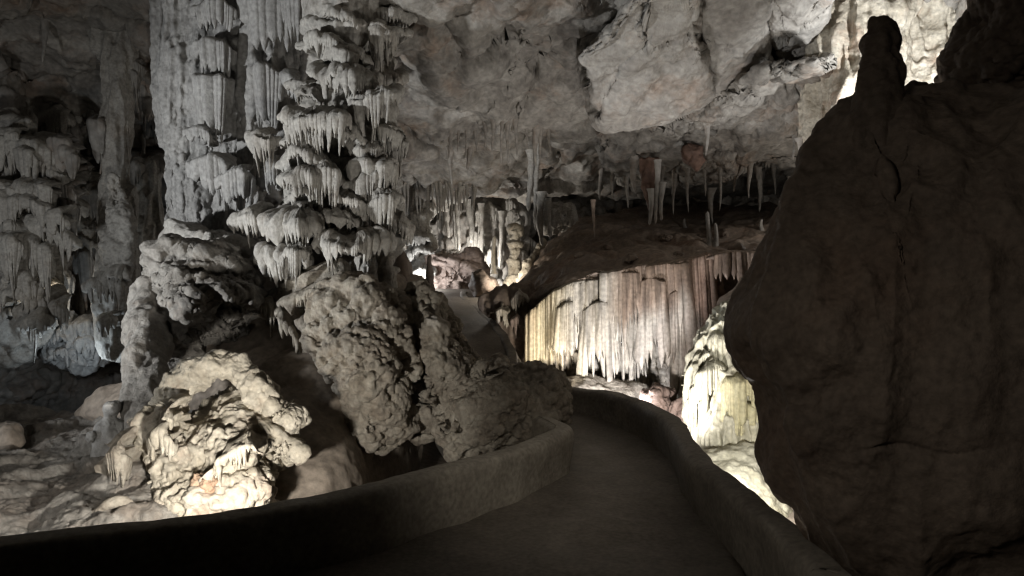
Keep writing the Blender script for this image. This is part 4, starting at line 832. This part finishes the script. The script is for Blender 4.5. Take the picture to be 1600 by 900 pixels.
for x, y0, y1, d, w, m_, lab in [
    (705, 236, 292, 14.4, 10, 'ceiling', 'straight grey stalactite hanging lowest on the left of the rough ceiling'),
    (733, 232, 268, 14.6, 12, 'ceiling', 'blunt brownish stalactite beside the lowest one under the rough ceiling'),
    (992, 250, 302, 12.9, 16, 'slab', 'pale tapering stalactite left of the red stained column'),
    (1104, 198, 244, 12.6, 9, 'slab', 'small pale stalactite on the grey ceiling layer beside the red patch'),
    (1252, 222, 282, 12.4, 9, 'slab', 'long pale rod stalactite near the right hand mass'),
    (1240, 212, 250, 12.4, 8, 'slab', 'shorter pale stalactite left of the long rod near the right hand mass'),
    (1186, 262, 332, 15.2, 11, 'ceiling', 'thick dim stalactite at the right of the dark recess'),
    (1112, 300, 350, 15.4, 11, 'ceiling', 'thick dim stalactite in the middle of the dark recess'),
    (68, 30, 100, 11.4, 12, 'back', 'dark pointed stalactite at the upper left'),
    (928, 318, 372, 12.6, 6, 'bank', 'thin brown stalactite left of the brown bank'),
    (838, 200, 262, 13.6, 12, 'ceiling', 'pale brown stalactite at the right of the rough ceiling cluster')]:
    d = probe(x, y0, d) + 0.02
    tag(spike('stalactite', x, y0 - 6, y1, d, w, m_, None, seed=x * .37, lumps=0.16, n=30, m=16), lab, 'stalactite')
rc = thing('stalactite_column', P(1018, 350, 13.4), 'rust red stained stalactite column joined by pale rods above the bank', 'stalactite')
body('red_stem', [(246, 996, 1030, 13.6), (270, 1002, 1026, 13.5), (300, 1006, 1024, 13.4), (330, 1012, 1022, 13.3)], 'red', [D_fbm(0.04, 3), D_flute(0.04, 6, 0.08)], 0.8, 80, 50, rc)
for k, (x, y0, y1) in enumerate([(1016, 295, 352), (1026, 250, 350), (1034, 285, 345)]): spike('rod', x, y0, y1, 13.2, 9, 'slab', rc, seed=k, tip=0.45, n=30)
tag(blob('stained_patch', [(1062, 236), (1076, 224), (1098, 228), (1100, 250), (1088, 268), (1072, 256)], (1084, 243), 13.05, 0.15, 'red', [D_fbm(0.08, 3), D_pop(0.05, 6)], 5, back=0.5), 'rust red stained rock knob on the grey ceiling layer', 'rock')
# drip column on the right side of alcove
dc = thing('stalactite_column', P(840, 340, 13.8), 'slim ribbed dripstone column running down the ceiling right of the alcove', 'stalactite')
for k, (x, y0, y1, w) in enumerate([(828, 235, 330, 12), (838, 225, 360, 9), (846, 300, 385, 14), (858, 310, 372, 10)]): spike('rod', x, y0, y1, 14.2 - 0.1 * k, w, 'calcite', dc, seed=k + 7, tip=0.45, n=40, rings=0.16)
tag(blob('flowstone_bulge', [(836, 335), (860, 318), (895, 322), (905, 345), (880, 362), (850, 366)], (868, 342), 14.4, 0.4, 'calcite', [D_fbm(0.12, 1.6), D_pop(0.07, 5), D_flute(0.05, 4)], 6), 'pale lumpy flowstone at the ceiling edge right of the alcove', 'flowstone')
# stalagmites on the bank
for x, y0, y1, d, w, lab in [(1107, 330, 382, 12.4, 9, 'taller of the two white stalagmites standing together on the brown bank'), (1118, 348, 383, 12.4, 8, 'shorter of the two white stalagmites standing together on the brown bank'),
                             (1070, 341, 356, 14, 6, 'tiny white stalagmite left of the white pair on the bank'), (1190, 342, 358, 14, 7, 'tiny white stalagmite right of the white pair on the bank')]:
    d = probe(x, y1, d, 4.0)
    tag(spike('stalagmite', x, y0, y1 + 3, d, w, 'slab', None, True, 0.55, 0.1, x, 26, 12), lab, 'stalagmite')
for k, (x, y, w, h) in enumerate([(905, 400, 20, 12), (948, 388, 16, 9), (985, 404, 26, 13), (1040, 372, 18, 10), (1150, 388, 22, 12), (1135, 366, 14, 9), (1060, 398, 15, 8)]):
    d = probe(x, y, 12.8, 4.0)
    tag(blob('loose_stone', [(x - w * .5, y + h * .4), (x - w * .4, y - h * .2), (x - w * .1, y - h * .6), (x + w * .3, y - h * .45), (x + w * .52, y + h * .1), (x + w * .4, y + h * .5), (x, y + h * .6)], (x, y), d, 0.12, 'bank', [D_fbm(0.05, 4), D_slab(0.06, 5, k)], 4), 'dim brown loose stone lying on the slope of the dark bank', 'stone', 'loose stones on the bank')
# small glowing rock far left
tag(blob('boulder', [(70, 448), (72, 436), (84, 432), (96, 440), (98, 456), (86, 460)], (84, 446), 11.6, 0.15, 'bright', [D_pop(0.06, 6), D_fbm(0.04, 5)], 5), 'tiny brightly lit yellowish rock in the dim left wall', 'boulder')
